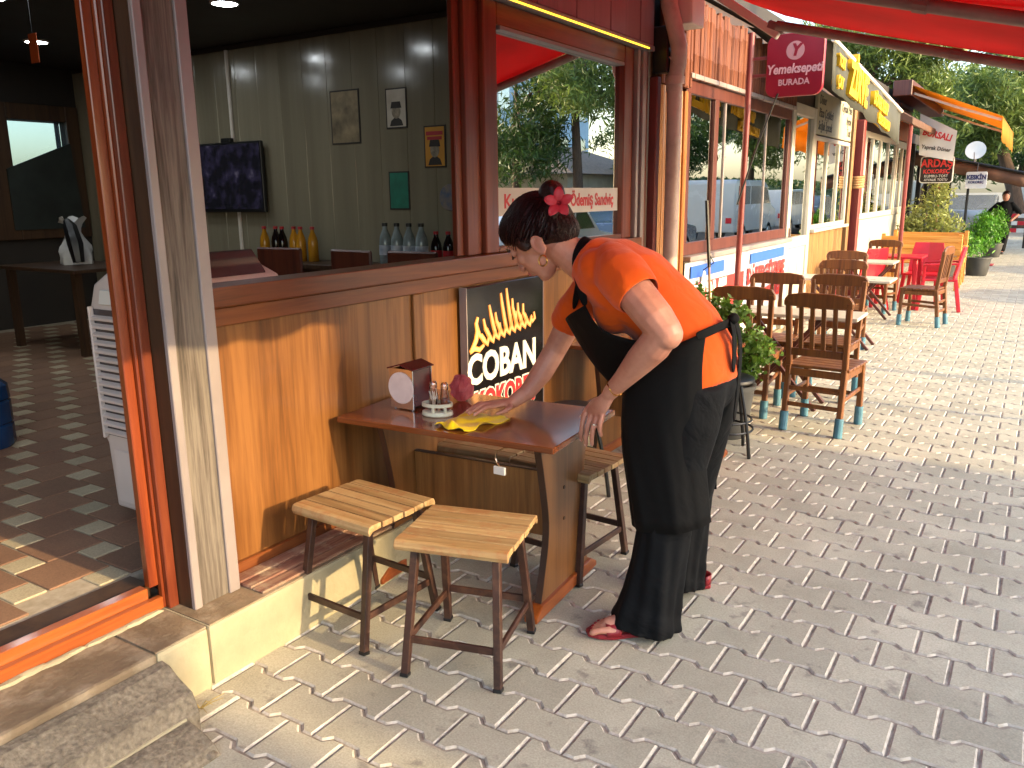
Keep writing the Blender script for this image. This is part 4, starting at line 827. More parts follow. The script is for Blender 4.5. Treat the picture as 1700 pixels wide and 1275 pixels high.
def cafe_table(x0, x1, y0, y1, label):
    t = thing('cafe_table', label, 'table', ((x0+x1)/2, (y0+y1)/2, 0), 0, 'cream café tables'); MB().box(x0, x1, y0, y1, .695, .72).build('table_top', M['laminate'], t, .004)
    for y in (y0+.06, y1-.06):
        for s in (-1, 1): MB().bar(((x0+x1)/2-s*.3, y, 0), ((x0+x1)/2+s*.3, y, .69), .03, .03, up=(0,1,0)).build('crossed_leg', M['brownframe'], t, .003)
cafe_table(-2.15, -1.03, 6.16, 6.56, 'cream-topped café table between the four blue-footed chairs'); cafe_table(-2.15, -1.22, 8.92, 9.40, 'cream-topped café table between the two middle chairs'); cafe_table(-2.2, -1.52, 11.25, 11.75, 'cream-topped café table in front of the red plastic table')
# red plastic furniture
M['redpl'] = pm('red_plastic', '#c8202e', '#b51826', 3, .3)
rt_ = thing('plastic_table', 'red plastic table between red plastic chairs', 'table', (-1.65, 12.65, 0)); MB().box(-2.0, -1.32, 12.35, 12.95, .69, .72).build('table_top', M['redpl'], rt_, .012, 2)
for x in (-1.93, -1.39):
    for y in (12.42, 12.88): MB().bar((x, y, 0), (x*1+.02*(1 if x < -1.6 else -1), y, .69), .06, .06).build('leg', M['redpl'], rt_, .008)
def red_chair(x, y, rz, lb):
    t = thing('plastic_armchair', lb, 'chair', (x, y, 0), rz, 'red plastic armchairs')
    def part(nm, b, bev=.008): oo = b.build(nm, M['redpl'], None, bev, 2); oo.parent = t
    part('seat', MB().box(-.23, .23, -.22, .22, .40, .43)); secs = []
    for i in range(7):
        f = i/6; z = .43+.42*f; y_ = -.20-.09*f; w = .24-.05*f*f; secs.append([(-w, y_+.02, z), (0, y_-.015, z), (w, y_+.02, z), (w, y_+.04, z), (0, y_+.008, z), (-w, y_+.04, z)])
    part('backrest', MB().loft(secs), .004)
    for s in (-1, 1):
        part('leg', MB().bar((s*.25, .24, 0), (s*.21, .19, .40), .05, .05)); part('leg', MB().bar((s*.25, -.27, 0), (s*.21, -.2, .40), .05, .05)); part('armrest', MB().bar((s*.25, -.22, .64), (s*.25, .2, .62), .05, .025)); part('arm_post', MB().bar((s*.24, .19, .40), (s*.25, .19, .62), .04, .03))
red_chair(-1.40, 13.35, 175, 'red plastic armchair on the bench side of the red table'); red_chair(-2.05, 12.15, 60, 'red plastic armchair by the white wall'); red_chair(-1.12, 12.65, 95, 'red plastic armchair with its back to the pavement')
# wooden benches
M['benchwood'] = wood('yellow_pine', ('#a8661f', '#c58432', '#d39a4c'), 'x', .7, .45, .1, .05)
def bench(x, y, lb, rz=0):
    t = thing('wooden_bench', lb, 'bench', (x, y, 0), rz, 'yellow wooden benches')
    def part(nm, b): oo = b.build(nm, M['benchwood'], None, .005); oo.parent = t
    for i in range(4): part('back_slat', MB().box(-.60, .60, -.28, -.255, .46+i*.105, .55+i*.105))
    for i in range(4): part('seat_slat', MB().box(-.60, .60, -.22+i*.11, -.12+i*.11, .42, .445))
    for s in (-1, 1):
        part('rear_post', MB().box(s*.57-.03, s*.57+.03, -.255, -.20, 0, .90)); part('front_post', MB().box(s*.57-.03, s*.57+.03, .16, .22, 0, .62)); part('armrest', MB().box(s*.57-.04, s*.57+.04, -.26, .25, .62, .65)); part('side_rail', MB().box(s*.57-.02, s*.57+.02, -.2, .16, .36, .42))
bench(-1.66, 15.35, 'yellow pine bench behind the red table, seen from its back'); bench(-1.68, 16.35, 'yellow pine bench facing the other one', 180)
# ------------------------------------------------------------------ far end of the shop row
M['awn_yel'] = cloth_t('yellow_awning_cloth', '#dba040', '#c68a2e', .6, 2, .2); M['awn_brown'] = cloth_t('brown_awning_cloth', '#6e4f3c', '#5a4032', .25, 2, .2)
ya = thing('yellow_awning', 'mustard yellow folding-arm awning above the hanging signs', 'awning', (-2.2, 17.4, 3.2))
sec = [[(-2.12, y, 3.32-.012*math.sin(i)), (-1.5, y, 3.06-.03*math.sin(i*1.3)), (-.74, y, 2.74)] for i, y in enumerate([15.9+.35*k for k in range(15)])]
o = MB().loft(sec, closed=False).build('canopy', M['awn_yel'], ya, smooth=True); o.modifiers.new('t', 'SOLIDIFY').thickness = .004
sec = [[(-.74, y, 2.74), (-.72, y, 2.38-.03*abs(math.sin(i*.8)))] for i, y in enumerate([15.9+.35*k for k in range(15)])]
o = MB().loft(sec, closed=False).build('valance', M['awn_yel'], ya, smooth=True); o.modifiers.new('t', 'SOLIDIFY').thickness = .004
MB().box(-2.4, -2.1, 15.85, 20.9, 3.15, 3.4).build('cassette', M['brownframe'], ya, .01)
for y in (16.1, 20.5): MB().bar((-2.1, y, 3.2), (-1.45, y+.1, 2.95), .04, .04).bar((-1.45, y+.1, 2.95), (-.76, y, 2.70), .04, .04).build('folding_arm', M['offwhite'], ya, .004)
ba = thing('brown_canopy', 'faded brown tiled canopy edge below the yellow awning', 'canopy', (-2.2, 15, 2.7)); MB().prism([(-2.46, 3.05), (-1.75, 2.62), (-1.75, 2.52), (-2.46, 2.86)], 'y', 13.6, 18.6).build('canopy', M['awn_brown'], ba, .01)
for y in (13.8, 18.4): MB().tube([(-1.8, y, 0), (-1.8, y, 2.55)], .03, 8).build('post', M['redpost'], ba, smooth=True)
hs_ = thing('hanging_banner', 'white cloth banner with red lettering hanging above the black sign', 'banner', (-1.8, 16.5, 2.2))
MB().add([(-2.02, 16.5, 2.9), (-1.42, 16.5, 2.58), (-1.44, 16.5, 2.08), (-1.98, 16.5, 2.2)], [(0, 1, 2, 3)]).build('cloth', pm('banner_cloth', '#d6d2c6', '#c6c2b4', 3, .7), hs_).modifiers.new('t', 'SOLIDIFY').thickness = .004
text('lettering', 'BURSALI', .15, M['red_print'], hs_, (-1.72, 16.49, 2.52), (R(90), R(16), 0), .001, .85, 'CENTER', .006); text('lettering', 'Yaprak Döner', .09, M['menu_ink'], hs_, (-1.72, 16.49, 2.30), (R(90), R(10), 0), .001, .9, 'CENTER', .002)
def rr_panel(x0, x1, z0, z1, r):
    c = []
    for cx_, cz_, a0 in ((x1-r, z1-r, 0), (x0+r, z1-r, 90), (x0+r, z0+r, 180), (x1-r, z0+r, 270)):
        for k in range(5): a = R(a0+k*22.5); c.append((cx_+r*math.cos(a), cz_+r*math.sin(a)))
    return c
ar = thing('black_sign', 'black rounded sign with red ARDAS lettering hanging over the planters', 'sign', (-1.75, 17, 1.7))
MB().prism(rr_panel(-2.0, -1.46, 1.72, 2.19, .05), 'y', 17.0, 17.06).build('rim', M['white'], ar); MB().prism(rr_panel(-1.985, -1.475, 1.735, 2.175, .045), 'y', 16.992, 16.999).build('panel', M['signblack'], ar)
text('lettering', 'ARDAŞ', .19, M['red_print'], ar, (-1.73, 16.99, 2.06), FACE_NY, .001, .82, 'CENTER', .006); text('lettering', 'KOKOREÇ', .10, M['red_print'], ar, (-1.73, 16.99, 1.92), FACE_NY, .001, .9, 'CENTER', .003); text('lettering', 'KUMRU-TOST', .065, M['white'], ar, (-1.73, 16.99, 1.84), FACE_NY, .001, .95); text('lettering', 'AYVALIK TOSTU', .06, M['white'], ar, (-1.73, 16.99, 1.775), FACE_NY, .001, .85)
MB().tube([(-1.95, 17.03, 2.19), (-1.95, 17.03, 2.7)], .008, 5).tube([(-1.5, 17.03, 2.19), (-1.5, 17.03, 2.6)], .008, 5).build('hanger', M['blackmetal'], ar)
kk = thing('kiosk_building', 'dark metal framed kiosk with glass front under a brown awning', 'building', (-2.4, 24, 0))
MB().box(-7, -2.6, 19.2, 30, 2.6, 2.8).build('roof', M['dark'], kk); MB().box(-7, -6.8, 19.2, 30, 0, 2.6).build('rear_wall', M['dark'], kk); MB().box(-6.8, -2.6, 19.2, 19.3, 0, 2.6).build('side_wall', M['greywood'], kk); MB().box(-2.8, -2.62, 19.3, 30, 0, .7).build('wall', M['greywood'], kk); MB().box(-6.8, -2.6, 29.9, 30, 0, 2.6).build('side_wall', M['greywood'], kk)
for i in range(8): MB().box(-2.66, -2.58, 19.3+i*1.5, 19.4+i*1.5, .7, 2.6).build('post', M['blackmetal'], kk)
for i in range(7): MB().box(-2.64, -2.63, 19.4+i*1.5, 20.8+i*1.5, .7, 2.6).build('window_pane', M['glass_shop'], kk)
ka = thing('kiosk_awning', 'dark brown awning on black posts beyond the planters', 'awning', (-1.5, 24, 2.2))
o = MB().loft([[(-2.62, y, 2.42), (-1.6, y, 2.2-.02*math.sin(i)), (-.35, y, 1.88), (-.34, y, 1.75)] for i, y in enumerate([21+.5*k for k in range(13)])], closed=False).build('canopy', M['awn_brown'], ka, smooth=True); o.modifiers.new('t', 'SOLIDIFY').thickness = .004
for x, y in ((-1.95, 21), (-1.9, 27), (-.4, 27)): MB().tube([(x, y, 0), (x, y, 2.2 if x < -1 else 1.88)], .035, 8).build('post', M['blackmetal'], ka)
ed = [[(-2.62+2.28*k/12, 20.99+.015*math.sin(k*2), 2.42-.54*k/12), (-2.62+2.28*k/12, 20.97+.02*math.sin(k*2), 2.42-.54*k/12-.26-.02*(k % 2))] for k in range(13)]
o = MB().loft(ed, closed=False).build('end_valance', M['awn_brown'], ka, smooth=True); o.modifiers.new('t', 'SOLIDIFY').thickness = .004
MB().tube([(-2.62, 20.97, 2.45), (-.34, 20.97, 1.9)], .03, 6).build('edge_bar', M['blackmetal'], ka)
ks = thing('white_sign', 'white rounded sign with dark blue KESKIN lettering on the kiosk awning', 'sign', (-1.4, 20.8, 1.7)); MB().prism(rr_panel(-1.53, -1.13, 1.62, 1.97, .03), 'y', 20.8, 20.85).build('panel', pm('white_sign_face', '#c9d3dc', '#b8c4d0', 3, .5), ks)
navy = flat('navy_letters', '#1c2f66'); text('lettering', 'KESKİN', .13, navy, ks, (-1.33, 20.79, 1.85), FACE_NY, .001, .82, 'CENTER', .006); text('lettering', 'KOKOREÇ', .07, navy, ks, (-1.33, 20.79, 1.75), FACE_NY, .001, .9, 'CENTER', .003); text('lettering', '1985', .05, navy, ks, (-1.33, 20.79, 1.67), FACE_NY, .001, .9) if False else None
MB().tube([(-1.33, 20.83, 1.97), (-1.33, 20.95, 2.15)], .008, 5).build('hanger', M['blackmetal'], ks)
dsh = thing('satellite_dish', 'pale round satellite dish above the kiosk awning', 'satellite dish', (-1.75, 26, 2.4)); rt3 = Matrix.Rotation(R(70), 3, 'X')
MB().lathe([(.0, -.04), (.12, -.03), (.24, 0), (.25, .008), (.24, .007), (.12, -.022), (0, -.03)], (-1.75, 26.0, 2.62), 24, rt3).build('dish', M['offwhite'], dsh, smooth=True); MB().tube([(-1.75, 26.1, 2.2), (-1.75, 26.08, 2.55)], .03, 8).build('mast', M['alu'], dsh); MB().tube([(-1.75, 25.95, 2.3), (-1.75, 25.55, 2.55)], .012, 6).build('feed_arm', M['alu'], dsh)
shrub('tall loose pale-leaved shrub in a planter below the black sign', -1.75, 17.6, .4, .3, [(0, 0, .95, .42, .4), (-.2, .1, 1.2, .38, .35), (.25, 0, .9, .35, .35), (.05, 0, 1.5, .25, .35), (-.35, 0, .85, .3, .3)], M['leaf3'], 2600, .085, .4, seed=11)
shrub('low bright green hedge plant behind the benches', -1.5, 17.2, .35, .28, [(0, 0, .55, .4, .18), (.45, 0, .6, .3, .2), (-.5, 0, .55, .3, .15)], M['leaf2'], 1200, .07, .45, seed=12)
def thuja(x, y, s, lb, seed): return shrub(lb, x, y, .34*s, .22*s, [(0, 0, .62*s, .26*s, .28*s), (0, 0, .85*s, .27*s, .28*s), (.06, 0, .98*s, .18*s, .22*s), (-.08, 0, .72*s, .22*s, .2*s), (.1, 0, .7*s, .22*s, .2*s)], M['leaf2'], 2600, .075*s, .3, seed=seed, flop=2.2, stem=False, group='thuja bushes in pots')
thuja(-.98, 18.1, 1.03, 'round bright green thuja in a grey pot beside the bench', 21); thuja(-.98, 23.2, .98, 'darker thuja in a grey pot beside the walking person', 22)
mat_ = thing('red_doormat', 'small red mat lying on the pavement behind the thuja pot', 'mat', (-.95, 20.7, 0)); MB().box(-1.08, -.82, 20.4, 21.0, .003, .012).build('mat', pm('red_mat', '#a02a34', '#8a2029', 12, .9), mat_)
bs_ = thing('barrier_fence', 'red and white barrier rails at the end of the pavement', 'fence', (-.3, 30, 0))
for x in (-.95, -.15, .65): MB().box(x-.03, x+.03, 29.97, 30.03, 0, .85).build('post', M['redpost'], bs_)
for k, z in enumerate((.3, .52, .74)):
    for j in range(6): MB().box(-.95+j*.267, -.95+(j+1)*.267, 29.94, 29.968, z, z+.12).build('rail_block', M['white'] if (j+k) % 2 else M['redpl'], bs_)
# ------------------------------------------------------------------ trees
def tree(label, x, y, h, trunk_r, lobes, mat, n, size, lean=(0, 0), asp=.18, name='pine_tree', seed=1, group='pine trees along the street'):
    t = thing(name, label, 'tree', (x, y, -.5), 0, group); r0 = random.Random(seed)
    pts = [(x, y, -.5), (x+lean[0]*.3, y+lean[1]*.3, h*.3), (x+lean[0]*.7, y+lean[1]*.7, h*.65), (x+lean[0], y+lean[1], h)]
    MB().tube(pts, [trunk_r, trunk_r*.8, trunk_r*.55, trunk_r*.2], 9).build('trunk', M['bark'], t, smooth=True)
    for c in lobes:
        f = r0.uniform(.45, .85); b = Vector(pts[1]).lerp(Vector(pts[3]), f); e = Vector((x+c[0], y+c[1], c[2])); m_ = b.lerp(e, .5)+Vector((0, 0, .25))
        MB().tube([b, m_, e], [trunk_r*.35, trunk_r*.2, trunk_r*.06], 6).build('limb', M['bark'], t, smooth=True)
    r = np.random.default_rng(seed); cl = []
    for c in lobes:
        for _ in range(26):
            v = r.normal(size=3); v /= np.linalg.norm(v); k = r.random()**.4; cl.append((x+c[0]+v[0]*k*c[3], y+c[1]+v[1]*k*c[3], c[2]+v[2]*k*c[4], .16+.2*r.random()))
    cl = np.array(cl)
    def fn(r): c = cl[r.integers(len(cl))]; return c[:3]+r.normal(size=3)*c[3]*np.array([1, 1, .7])*size*3.2
    rawbuild(leaves(n, fn, size, asp, seed, 1.0), 'crown', mat, t)
def lob(n, cx, cy, cz, sr, sz, r, seed):
    q = random.Random(seed); return [(cx+q.uniform(-sr, sr), cy+q.uniform(-sr, sr), cz+q.uniform(-sz, sz), r*q.uniform(.7, 1.2), r*q.uniform(.45, .8)) for _ in range(n)]
tree('umbrella pine rising behind the lettered awning', -6.2, 31, 6, .25, lob(9, .9, 0, 5.6, 1.6, 1.0, 1.3, 3), M['pine'], 15000, .30, (.8, 0), seed=31)
tree('broad umbrella pine with leaning trunk over the kiosk', -.6, 38, 5.5, .33, lob(13, -.9, 0, 4.5, 2.5, 1.1, 1.5, 4), M['pine'], 22000, .32, (-1.8, .5), seed=32)
tree('darker umbrella pine behind the leaning one', 3.5, 46, 8, .3, lob(12, -2.5, 0, 6.2, 3.4, 1.8, 1.8, 5), M['pined'], 18000, .38, (-1, 0), seed=33)
tree('far tree standing behind the satellite dish', -7, 56, 8, .3, lob(12, 0, 0, 5.2, 4, 2.4, 2.2, 6), M['pined'], 16000, .45, seed=34)
tree('low dark tree closing the end of the street', -1.5, 62, 6, .3, lob(12, 0, 0, 3.6, 4.5, 2, 2.2, 7), M['pined'], 16000, .45, seed=35)
# seen in the window glass, across the road
tree('pine with bare trunk across the road, mirrored in the restaurant window', 9.2, 26.8, 8, .22, lob(11, -.2, 0, 5.8, 2.6, 1.5, 1.4, 8), M['pine'], 18000, .30, (.4, 0), seed=36)
tree('bushy tree across the road mirrored beside the window frame', 12, 27, 6, .22, lob(8, 0, 0, 4.5, 1.8, 1.6, 1.4, 9), M['pined'], 9000, .32, seed=37)
tree('round tree across the road mirrored in the snack shop window', 9.5, 38, 6.5, .25, lob(11, 0, 0, 4.6, 2.4, 1.8, 1.7, 10), M['pined'], 14000, .34, seed=38)
tree('tree farther along the road mirrored in the snack shop window', 10, 50, 7.5, .25, lob(11, 0, 0, 5, 2.6, 2, 1.8, 11), M['pine'], 13000, .36, seed=39)
tree('tree beyond the tiled house across the road', 17.5, 31, 7, .25, lob(9, 0, 0, 4.6, 2, 1.6, 1.7, 12), M['pined'], 9000, .36, seed=40)
for i, (x, y, s) in enumerate(((11.5, 22, 1.0), (13, 24.5, 1.1), (11, 31, 1.1), (11, 35, .9), (10.8, 43, 1.1))):
    shrub('rounded roadside bush across the road, number of leaves uneven' if False else ['low bush across the road before the pine', 'wide bush across the road beside the tiled house', 'dark bush across the road behind the parked van', 'small bush across the road near the round tree', 'wide bush far across the road'][i], x, y, 0, 0, [(0, 0, .6*s, 1.1*s, .8*s), (.8, .4, .7*s, .9*s, .8*s), (-.7, .3, .5*s, .9*s, .7*s)], M['pined'], 1800, .22, .4, stem=False, name='roadside_bush', seed=50+i, zbase=-.5)
hd = thing('park_hedge', 'long dark green hedge along the far side of the road', 'hedge', (13, 50, -.5)); rawbuild(leaves(9000, lambda r: (12.6+r.random()*1.2+.2*math.sin(r.random()*40), 44+r.random()*46, -.5+r.random()**.7*3.0), .3, .4, 77), 'foliage', M['pined'], hd)
MB().box(12.7, 13.6, 44, 90, -.5, 1.9).build('core', M['pined'], hd)
# tiled house and pale blue block across the road
M['tileroof'] = pm('tiled_roof', '#8a7a6c', '#6b5c50', 6, .85, .4, 12); M['housewall'] = pm('house_wall', '#a9a294', '#938c7e', 2, .85); M['paleblue'] = pm('pale_blue_render', '#a9c0cf', '#9bb2c2', 2, .8)
hh = thing('tiled_house', 'low house with a hipped tiled roof across the road', 'house', (17, 38, -.5)); MB().box(13.4, 21, 33.5, 43, -.5, 2.5).build('wall', M['housewall'], hh)
MB().add([(12.8, 32.9, 2.5), (21.6, 32.9, 2.5), (21.6, 43.6, 2.5), (12.8, 43.6, 2.5), (16.5, 36.6, 4.0), (17.9, 36.6, 4.0), (17.9, 39.9, 4.0), (16.5, 39.9, 4.0)], [(3, 2, 1, 0), (4, 5, 6, 7), (0, 1, 5, 4), (1, 2, 6, 5), (2, 3, 7, 6), (3, 0, 4, 7)]).build('roof', M['tileroof'], hh)
for y in (34.8, 37, 39.5, 41.6): w_ = MB().box(13.36, 13.399, y, y+1, .6, 1.9).build('window', M['white'], hh); MB().box(13.35, 13.359, y+.08, y+.92, .68, 1.82).build('pane', M['glass_shop'], w_)
for x in (14.5, 17, 19.3): w_ = MB().box(x, x+1, 33.46, 33.499, .6, 1.9).build('window', M['white'], hh); MB().box(x+.08, x+.92, 33.45, 33.459, .68, 1.82).build('pane', M['glass_shop'], w_)
bb = thing('apartment_block', 'tall pale blue apartment block far across the road', 'building', (34, 55, -.5)); MB().box(28, 40, 46, 64, -.5, 20).build('wall', M['paleblue'], bb); MB().box(27.8, 40.2, 45.8, 64.2, 20, 20.5).build('roof', M['housewall'], bb)
for k in range(6):
    for j in range(6): w_ = MB().box(27.95, 27.999, 47.2+j*2.9, 48.8+j*2.9, 1.2+k*3.1, 2.9+k*3.1).build('window', M['white'], bb); MB().box(27.93, 27.949, 47.3+j*2.9, 48.7+j*2.9, 1.3+k*3.1, 2.8+k*3.1).build('pane', M['glass_shop'], w_)
# ------------------------------------------------------------------ vehicles parked along the kerb (out of frame: they shade the pavement and show in the glass)
def wheel(parent, x, y, r, w=.2, z0=-.13):
    wh = MB().tube([(x-w/2, y, z0+r), (x-w/2+.03, y, z0+r), (x+w/2-.03, y, z0+r), (x+w/2, y, z0+r)], [r*.9, r, r, r*.9], 22).build('wheel', M['black'], parent, smooth=True)
    for s in (-1, 1): MB().tube([(x+s*(w/2-.01), y, z0+r), (x+s*(w/2+.008), y, z0+r)], [r*.62, r*.55], 18).build('rim', M['chrome'], wh)
def car(label, x0, y0, ln, prof, wins, paint, wid=1.72, flip=1, wr=.32, group='vehicles parked along the kerb', name='parked_car', cat='car'):
    t = thing(name, label, cat, (x0+wid/2, y0+ln/2, -.13), 0, group)
    f = lambda p: [((y0 + (q if flip > 0 else ln-q)), z) for q, z in p]
    MB().prism(f(prof), 'x', x0, x0+wid).build('body', paint, t, .05, 3, smooth=True)
    for w in wins:
        for xx in (x0-.004, x0+wid-.004): MB().prism(f(w), 'x', xx, xx+.008).build('side_window', M['glass_dark'], t)
    for q in (ln*.19, ln*.80):
        for xx in (x0+.10, x0+wid-.10): wheel(t, xx, y0+(q if flip > 0 else ln-q), wr)
    for xx in (x0+.2, x0+wid-.2):
        a = y0+(0 if flip > 0 else ln); MB().box(xx-.12, xx+.12, a-.012, a+.012, .55, .72).build('headlight', M['chrome'], t, .005); b = y0+(ln if flip > 0 else 0); MB().box(xx-.1, xx+.1, b-.012, b+.012, .6, .78).build('tail_light', M['redpl'], t, .005)
    return t
M['glass_dark'] = pm('dark_car_glass', '#15191c', '#101416', 3, .06, coat=1)
pw, pg, pb_, psl = (pm('car_white', '#c9c9c6', '#c2c2be', 2, .25, coat=1), pm('car_grey', '#5a5f63', '#54595c', 2, .25, coat=1), pm('car_blue', '#2d4766', '#28405c', 2, .25, coat=1), pm('car_silver', '#9a9d9f', '#939698', 2, .25, metal=.4, coat=1))
SED = [(0, .25), (0, .62), (.1, .72), (1.1, .85), (1.7, 1.32), (2.1, 1.40), (3.0, 1.40), (3.7, .98), (4.35, .92), (4.4, .6), (4.4, .25)]; SEDW = [[(1.35, .9), (1.78, 1.28), (2.2, 1.33), (2.2, .9)], [(2.28, .9), (2.28, 1.33), (2.95, 1.33), (3.4, .95)]]
SUV = [(0, .28), (0, .75), (.1, .92), (1.05, 1.05), (1.5, 1.58), (1.9, 1.68), (4.1, 1.66), (4.45, 1.05), (4.5, .28)]; SUVW = [[(1.3, 1.1), (1.62, 1.52), (2.3, 1.6), (2.3, 1.1)], [(2.38, 1.1), (2.38, 1.6), (3.2, 1.6), (3.2, 1.1)], [(3.28, 1.1), (3.28, 1.6), (4.0, 1.58), (4.2, 1.1)]]
VAN = [(0, .3), (0, .8), (.15, 1.0), (.7, 1.15), (1.35, 1.85), (1.8, 2.0), (4.9, 2.0), (5.0, 1.9), (5.0, .3)]; VANW = [[(.95, 1.2), (1.4, 1.75), (1.95, 1.8), (1.95, 1.2)], [(2.1, 1.2), (2.1, 1.8), (3.3, 1.8), (3.3, 1.2)], [(3.4, 1.2), (3.4, 1.8), (4.7, 1.8), (4.7, 1.2)]]
hq_ = thing('house_blocker', 'unseen house-shaped blocker with stepped flat roofs, added across the road to shade the restaurant front', 'house', (15, 0, -.5))  # unseen blocker added across the road, roofline stepped to cast the wanted shade
for y0, y1, h in ((-9, 1.66, 4.94), (1.84, 2.66, 4.56), (2.66, 3.24, 6.15), (3.24, 3.62, 5.42), (3.62, 5.5, 6.25)):
    w_ = MB().box(12, 17.5, y0, y1-.002, -.5, h-.12).build('wall', M['housewall'], hq_); MB().box(11.95, 17.6, y0, y1-.004, h-.118, h).build('parapet', M['white'], w_)
for y, z in ((-7.5, .6), (-5, .6), (-2.5, .6), (0, .6), (-7.5, 2.9), (-5, 2.9), (-2.5, 2.9), (0, 2.9), (4.0, .6), (4.0, 3.2)):
    w_ = MB().box(11.95, 11.999, y, y+1.1, z, z+1.3).build('window', M['white'], hq_); MB().box(11.94, 11.949, y+.08, y+1.02, z+.08, z+1.22).build('pane', M['glass_shop'], w_)
car('silver saloon added out of frame at the kerb to shade the far pavement', 3.15, 12.9, 4.4, SED, SEDW, psl, flip=-1); car('blue saloon added out of frame behind the silver one to shade the far pavement', 3.15, 17.9, 4.4, SED, SEDW, pb_, flip=-1)  # both saloons added out of frame so the far paving falls in shade
car('white panel van parked far along the kerb', 3.6, 27, 5, VAN, VANW, pw, 1.9, -1, .34, name='parked_van', cat='van'); car('white off-road car parked beyond the panel van', 3.5, 33, 4.5, SUV, SUVW, pw, 1.8, -1, .36); car('grey saloon parked farthest along the kerb', 3.5, 38.2, 4.4, SED, SEDW, pg, flip=-1)
car('silver car parked at the end of the street by the barrier', -3.2, 33, 4.4, SED, SEDW, psl, flip=-1); car('white van parked at the end of the street under the pine', -1.1, 40, 5, VAN, VANW, pw, 1.9, -1, .34, name='parked_van', cat='van')
lp = thing('street_lamp', 'grey street lamp post at the kerb beyond the truck', 'lamp post', (2.35, 8.1, 0)); MB().tube([(2.35, 8.1, 0), (2.35, 8.1, .8), (2.35, 8.1, 4.6)], [.09, .06, .045], 12).build('post', M['alu'], lp, smooth=True); MB().tube([(2.35, 8.1, 4.6), (2.35, 8.12, 4.9), (2.9, 8.12, 5.1)], .035, 8).build('arm', M['alu'], lp, smooth=True); MB().box(2.85, 3.35, 8.02, 8.22, 5.05, 5.16).build('lantern', M['alu'], lp, .02)
for x, y, lb in ((2.3, 6.75, 'round blue parking sign on a post at the kerb'), (2.3, 10.3, 'round red-rimmed traffic sign on a post at the kerb')):
    tp_ = thing('traffic_sign', lb, 'sign', (x, y, 0), 0, 'traffic signs at the kerb'); MB().tube([(x, y, 0), (x, y, 2.5)], .035, 8).build('post', M['alu'], tp_); MB().tube([(x, y-.012, 2.25), (x, y-.006, 2.25)], .3, 24).build('plate', M['redpl'] if y > 8 else M['blue_print'], tp_); MB().tube([(x, y-.016, 2.25), (x, y-.0125, 2.25)], .23, 24).build('plate_face', M['white'] if y > 8 else M['blue_print'], tp_)
# ------------------------------------------------------------------ the woman wiping the table
def remesh(mb, name, mat, parent, vox, it=4, fac=.5):
    o = mb.build(name, mat, parent); m = o.modifiers.new('r', 'REMESH'); m.mode = 'VOXEL'; m.voxel_size = vox; m.use_smooth_shade = True
    if it: q = o.modifiers.new('s', 'SMOOTH'); q.iterations = it; q.factor = fac
    dg = bpy.context.evaluated_depsgraph_get(); me = bpy.data.meshes.new_from_object(o.evaluated_get(dg)); o.modifiers.clear(); o.data = me
    me.polygons.foreach_set('use_smooth', [True]*len(me.polygons)); me.materials.clear(); me.materials.append(mat); return o
def capsule(mb, pts, rs, n=14, sy=1.0):
    pts = [Vector(p) for p in pts]; P = []; Q = []
    d0 = (pts[0]-pts[1]).normalized(); d1 = (pts[-1]-pts[-2]).normalized()
    for k in (80, 55, 28): P.append(pts[0]+d0*rs[0]*math.sin(R(k))); Q.append(rs[0]*math.cos(R(k)))
    P += pts; Q += list(rs)
    for k in (28, 55, 80): P.append(pts[-1]+d1*rs[-1]*math.sin(R(k))); Q.append(rs[-1]*math.cos(R(k)))
    return mb.tube(P, Q, n, True, sy)
def spine(mb, secs, n=28):
    """secs: (x, y, z, lateral, thick); the cross-section lies across the path in the XZ plane"""
    rings = []; k = len(secs)
    for i, (x, y, z, la, th) in enumerate(secs):
        a, b = secs[max(i-1, 0)], secs[min(i+1, k-1)]; t = Vector((b[0]-a[0], 0, b[2]-a[2])).normalized(); nn = Vector((t.z, 0, -t.x))
        rings.append([Vector((x, y, z))+Vector((0, 1, 0))*la*math.cos(2*math.pi*j/n)+nn*th*math.sin(2*math.pi*j/n) for j in range(n)])
    return mb.loft(rings)
def skinmat(name, a, b):
    m, nt, bs = base(name); v = coords(nt, (1,1,1)); col = ramp(nt, noise(nt, v, 10, 6, .65), [(.3, L(b)), (.7, L(a))]); nt.links.new(col, bs.inputs['Base Color'])
    bs.inputs['Roughness'].default_value = .5; bs.inputs['Subsurface Weight'].default_value = .12; bs.inputs['Subsurface Radius'].default_value = (.012, .005, .003); bump(nt, bs, noise(nt, v, 220, 3), .08, .002); return m
def fabric(name, a, b, sheen=.2, fold=.35, fsc=9, rough=.8):
    m, nt, bs = base(name); v = coords(nt, (1,1,1)); col = ramp(nt, noise(nt, v, 5, 4), [(.3, L(b)), (.7, L(a))]); nt.links.new(col, bs.inputs['Base Color']); bs.inputs['Roughness'].default_value = rough; bs.inputs['Sheen Weight'].default_value = sheen; bs.inputs['Specular IOR Level'].default_value = .2
    n1 = noise(nt, v, fsc, 3, .5, 1.2); bump(nt, bs, n1, fold, .03); return m
M['skin'] = skinmat('skin', '#c68f78', '#a86d58'); M['shirt'] = fabric('orange_jersey', '#dd580e', '#cc4c08', .15, .30, 7); M['apron'] = fabric('black_apron_cloth', '#060606', '#040404', 0, .25, 5, .8); M['trousers'] = fabric('dark_trouser_cloth', '#07090c', '#050608', 0, .5, 6)
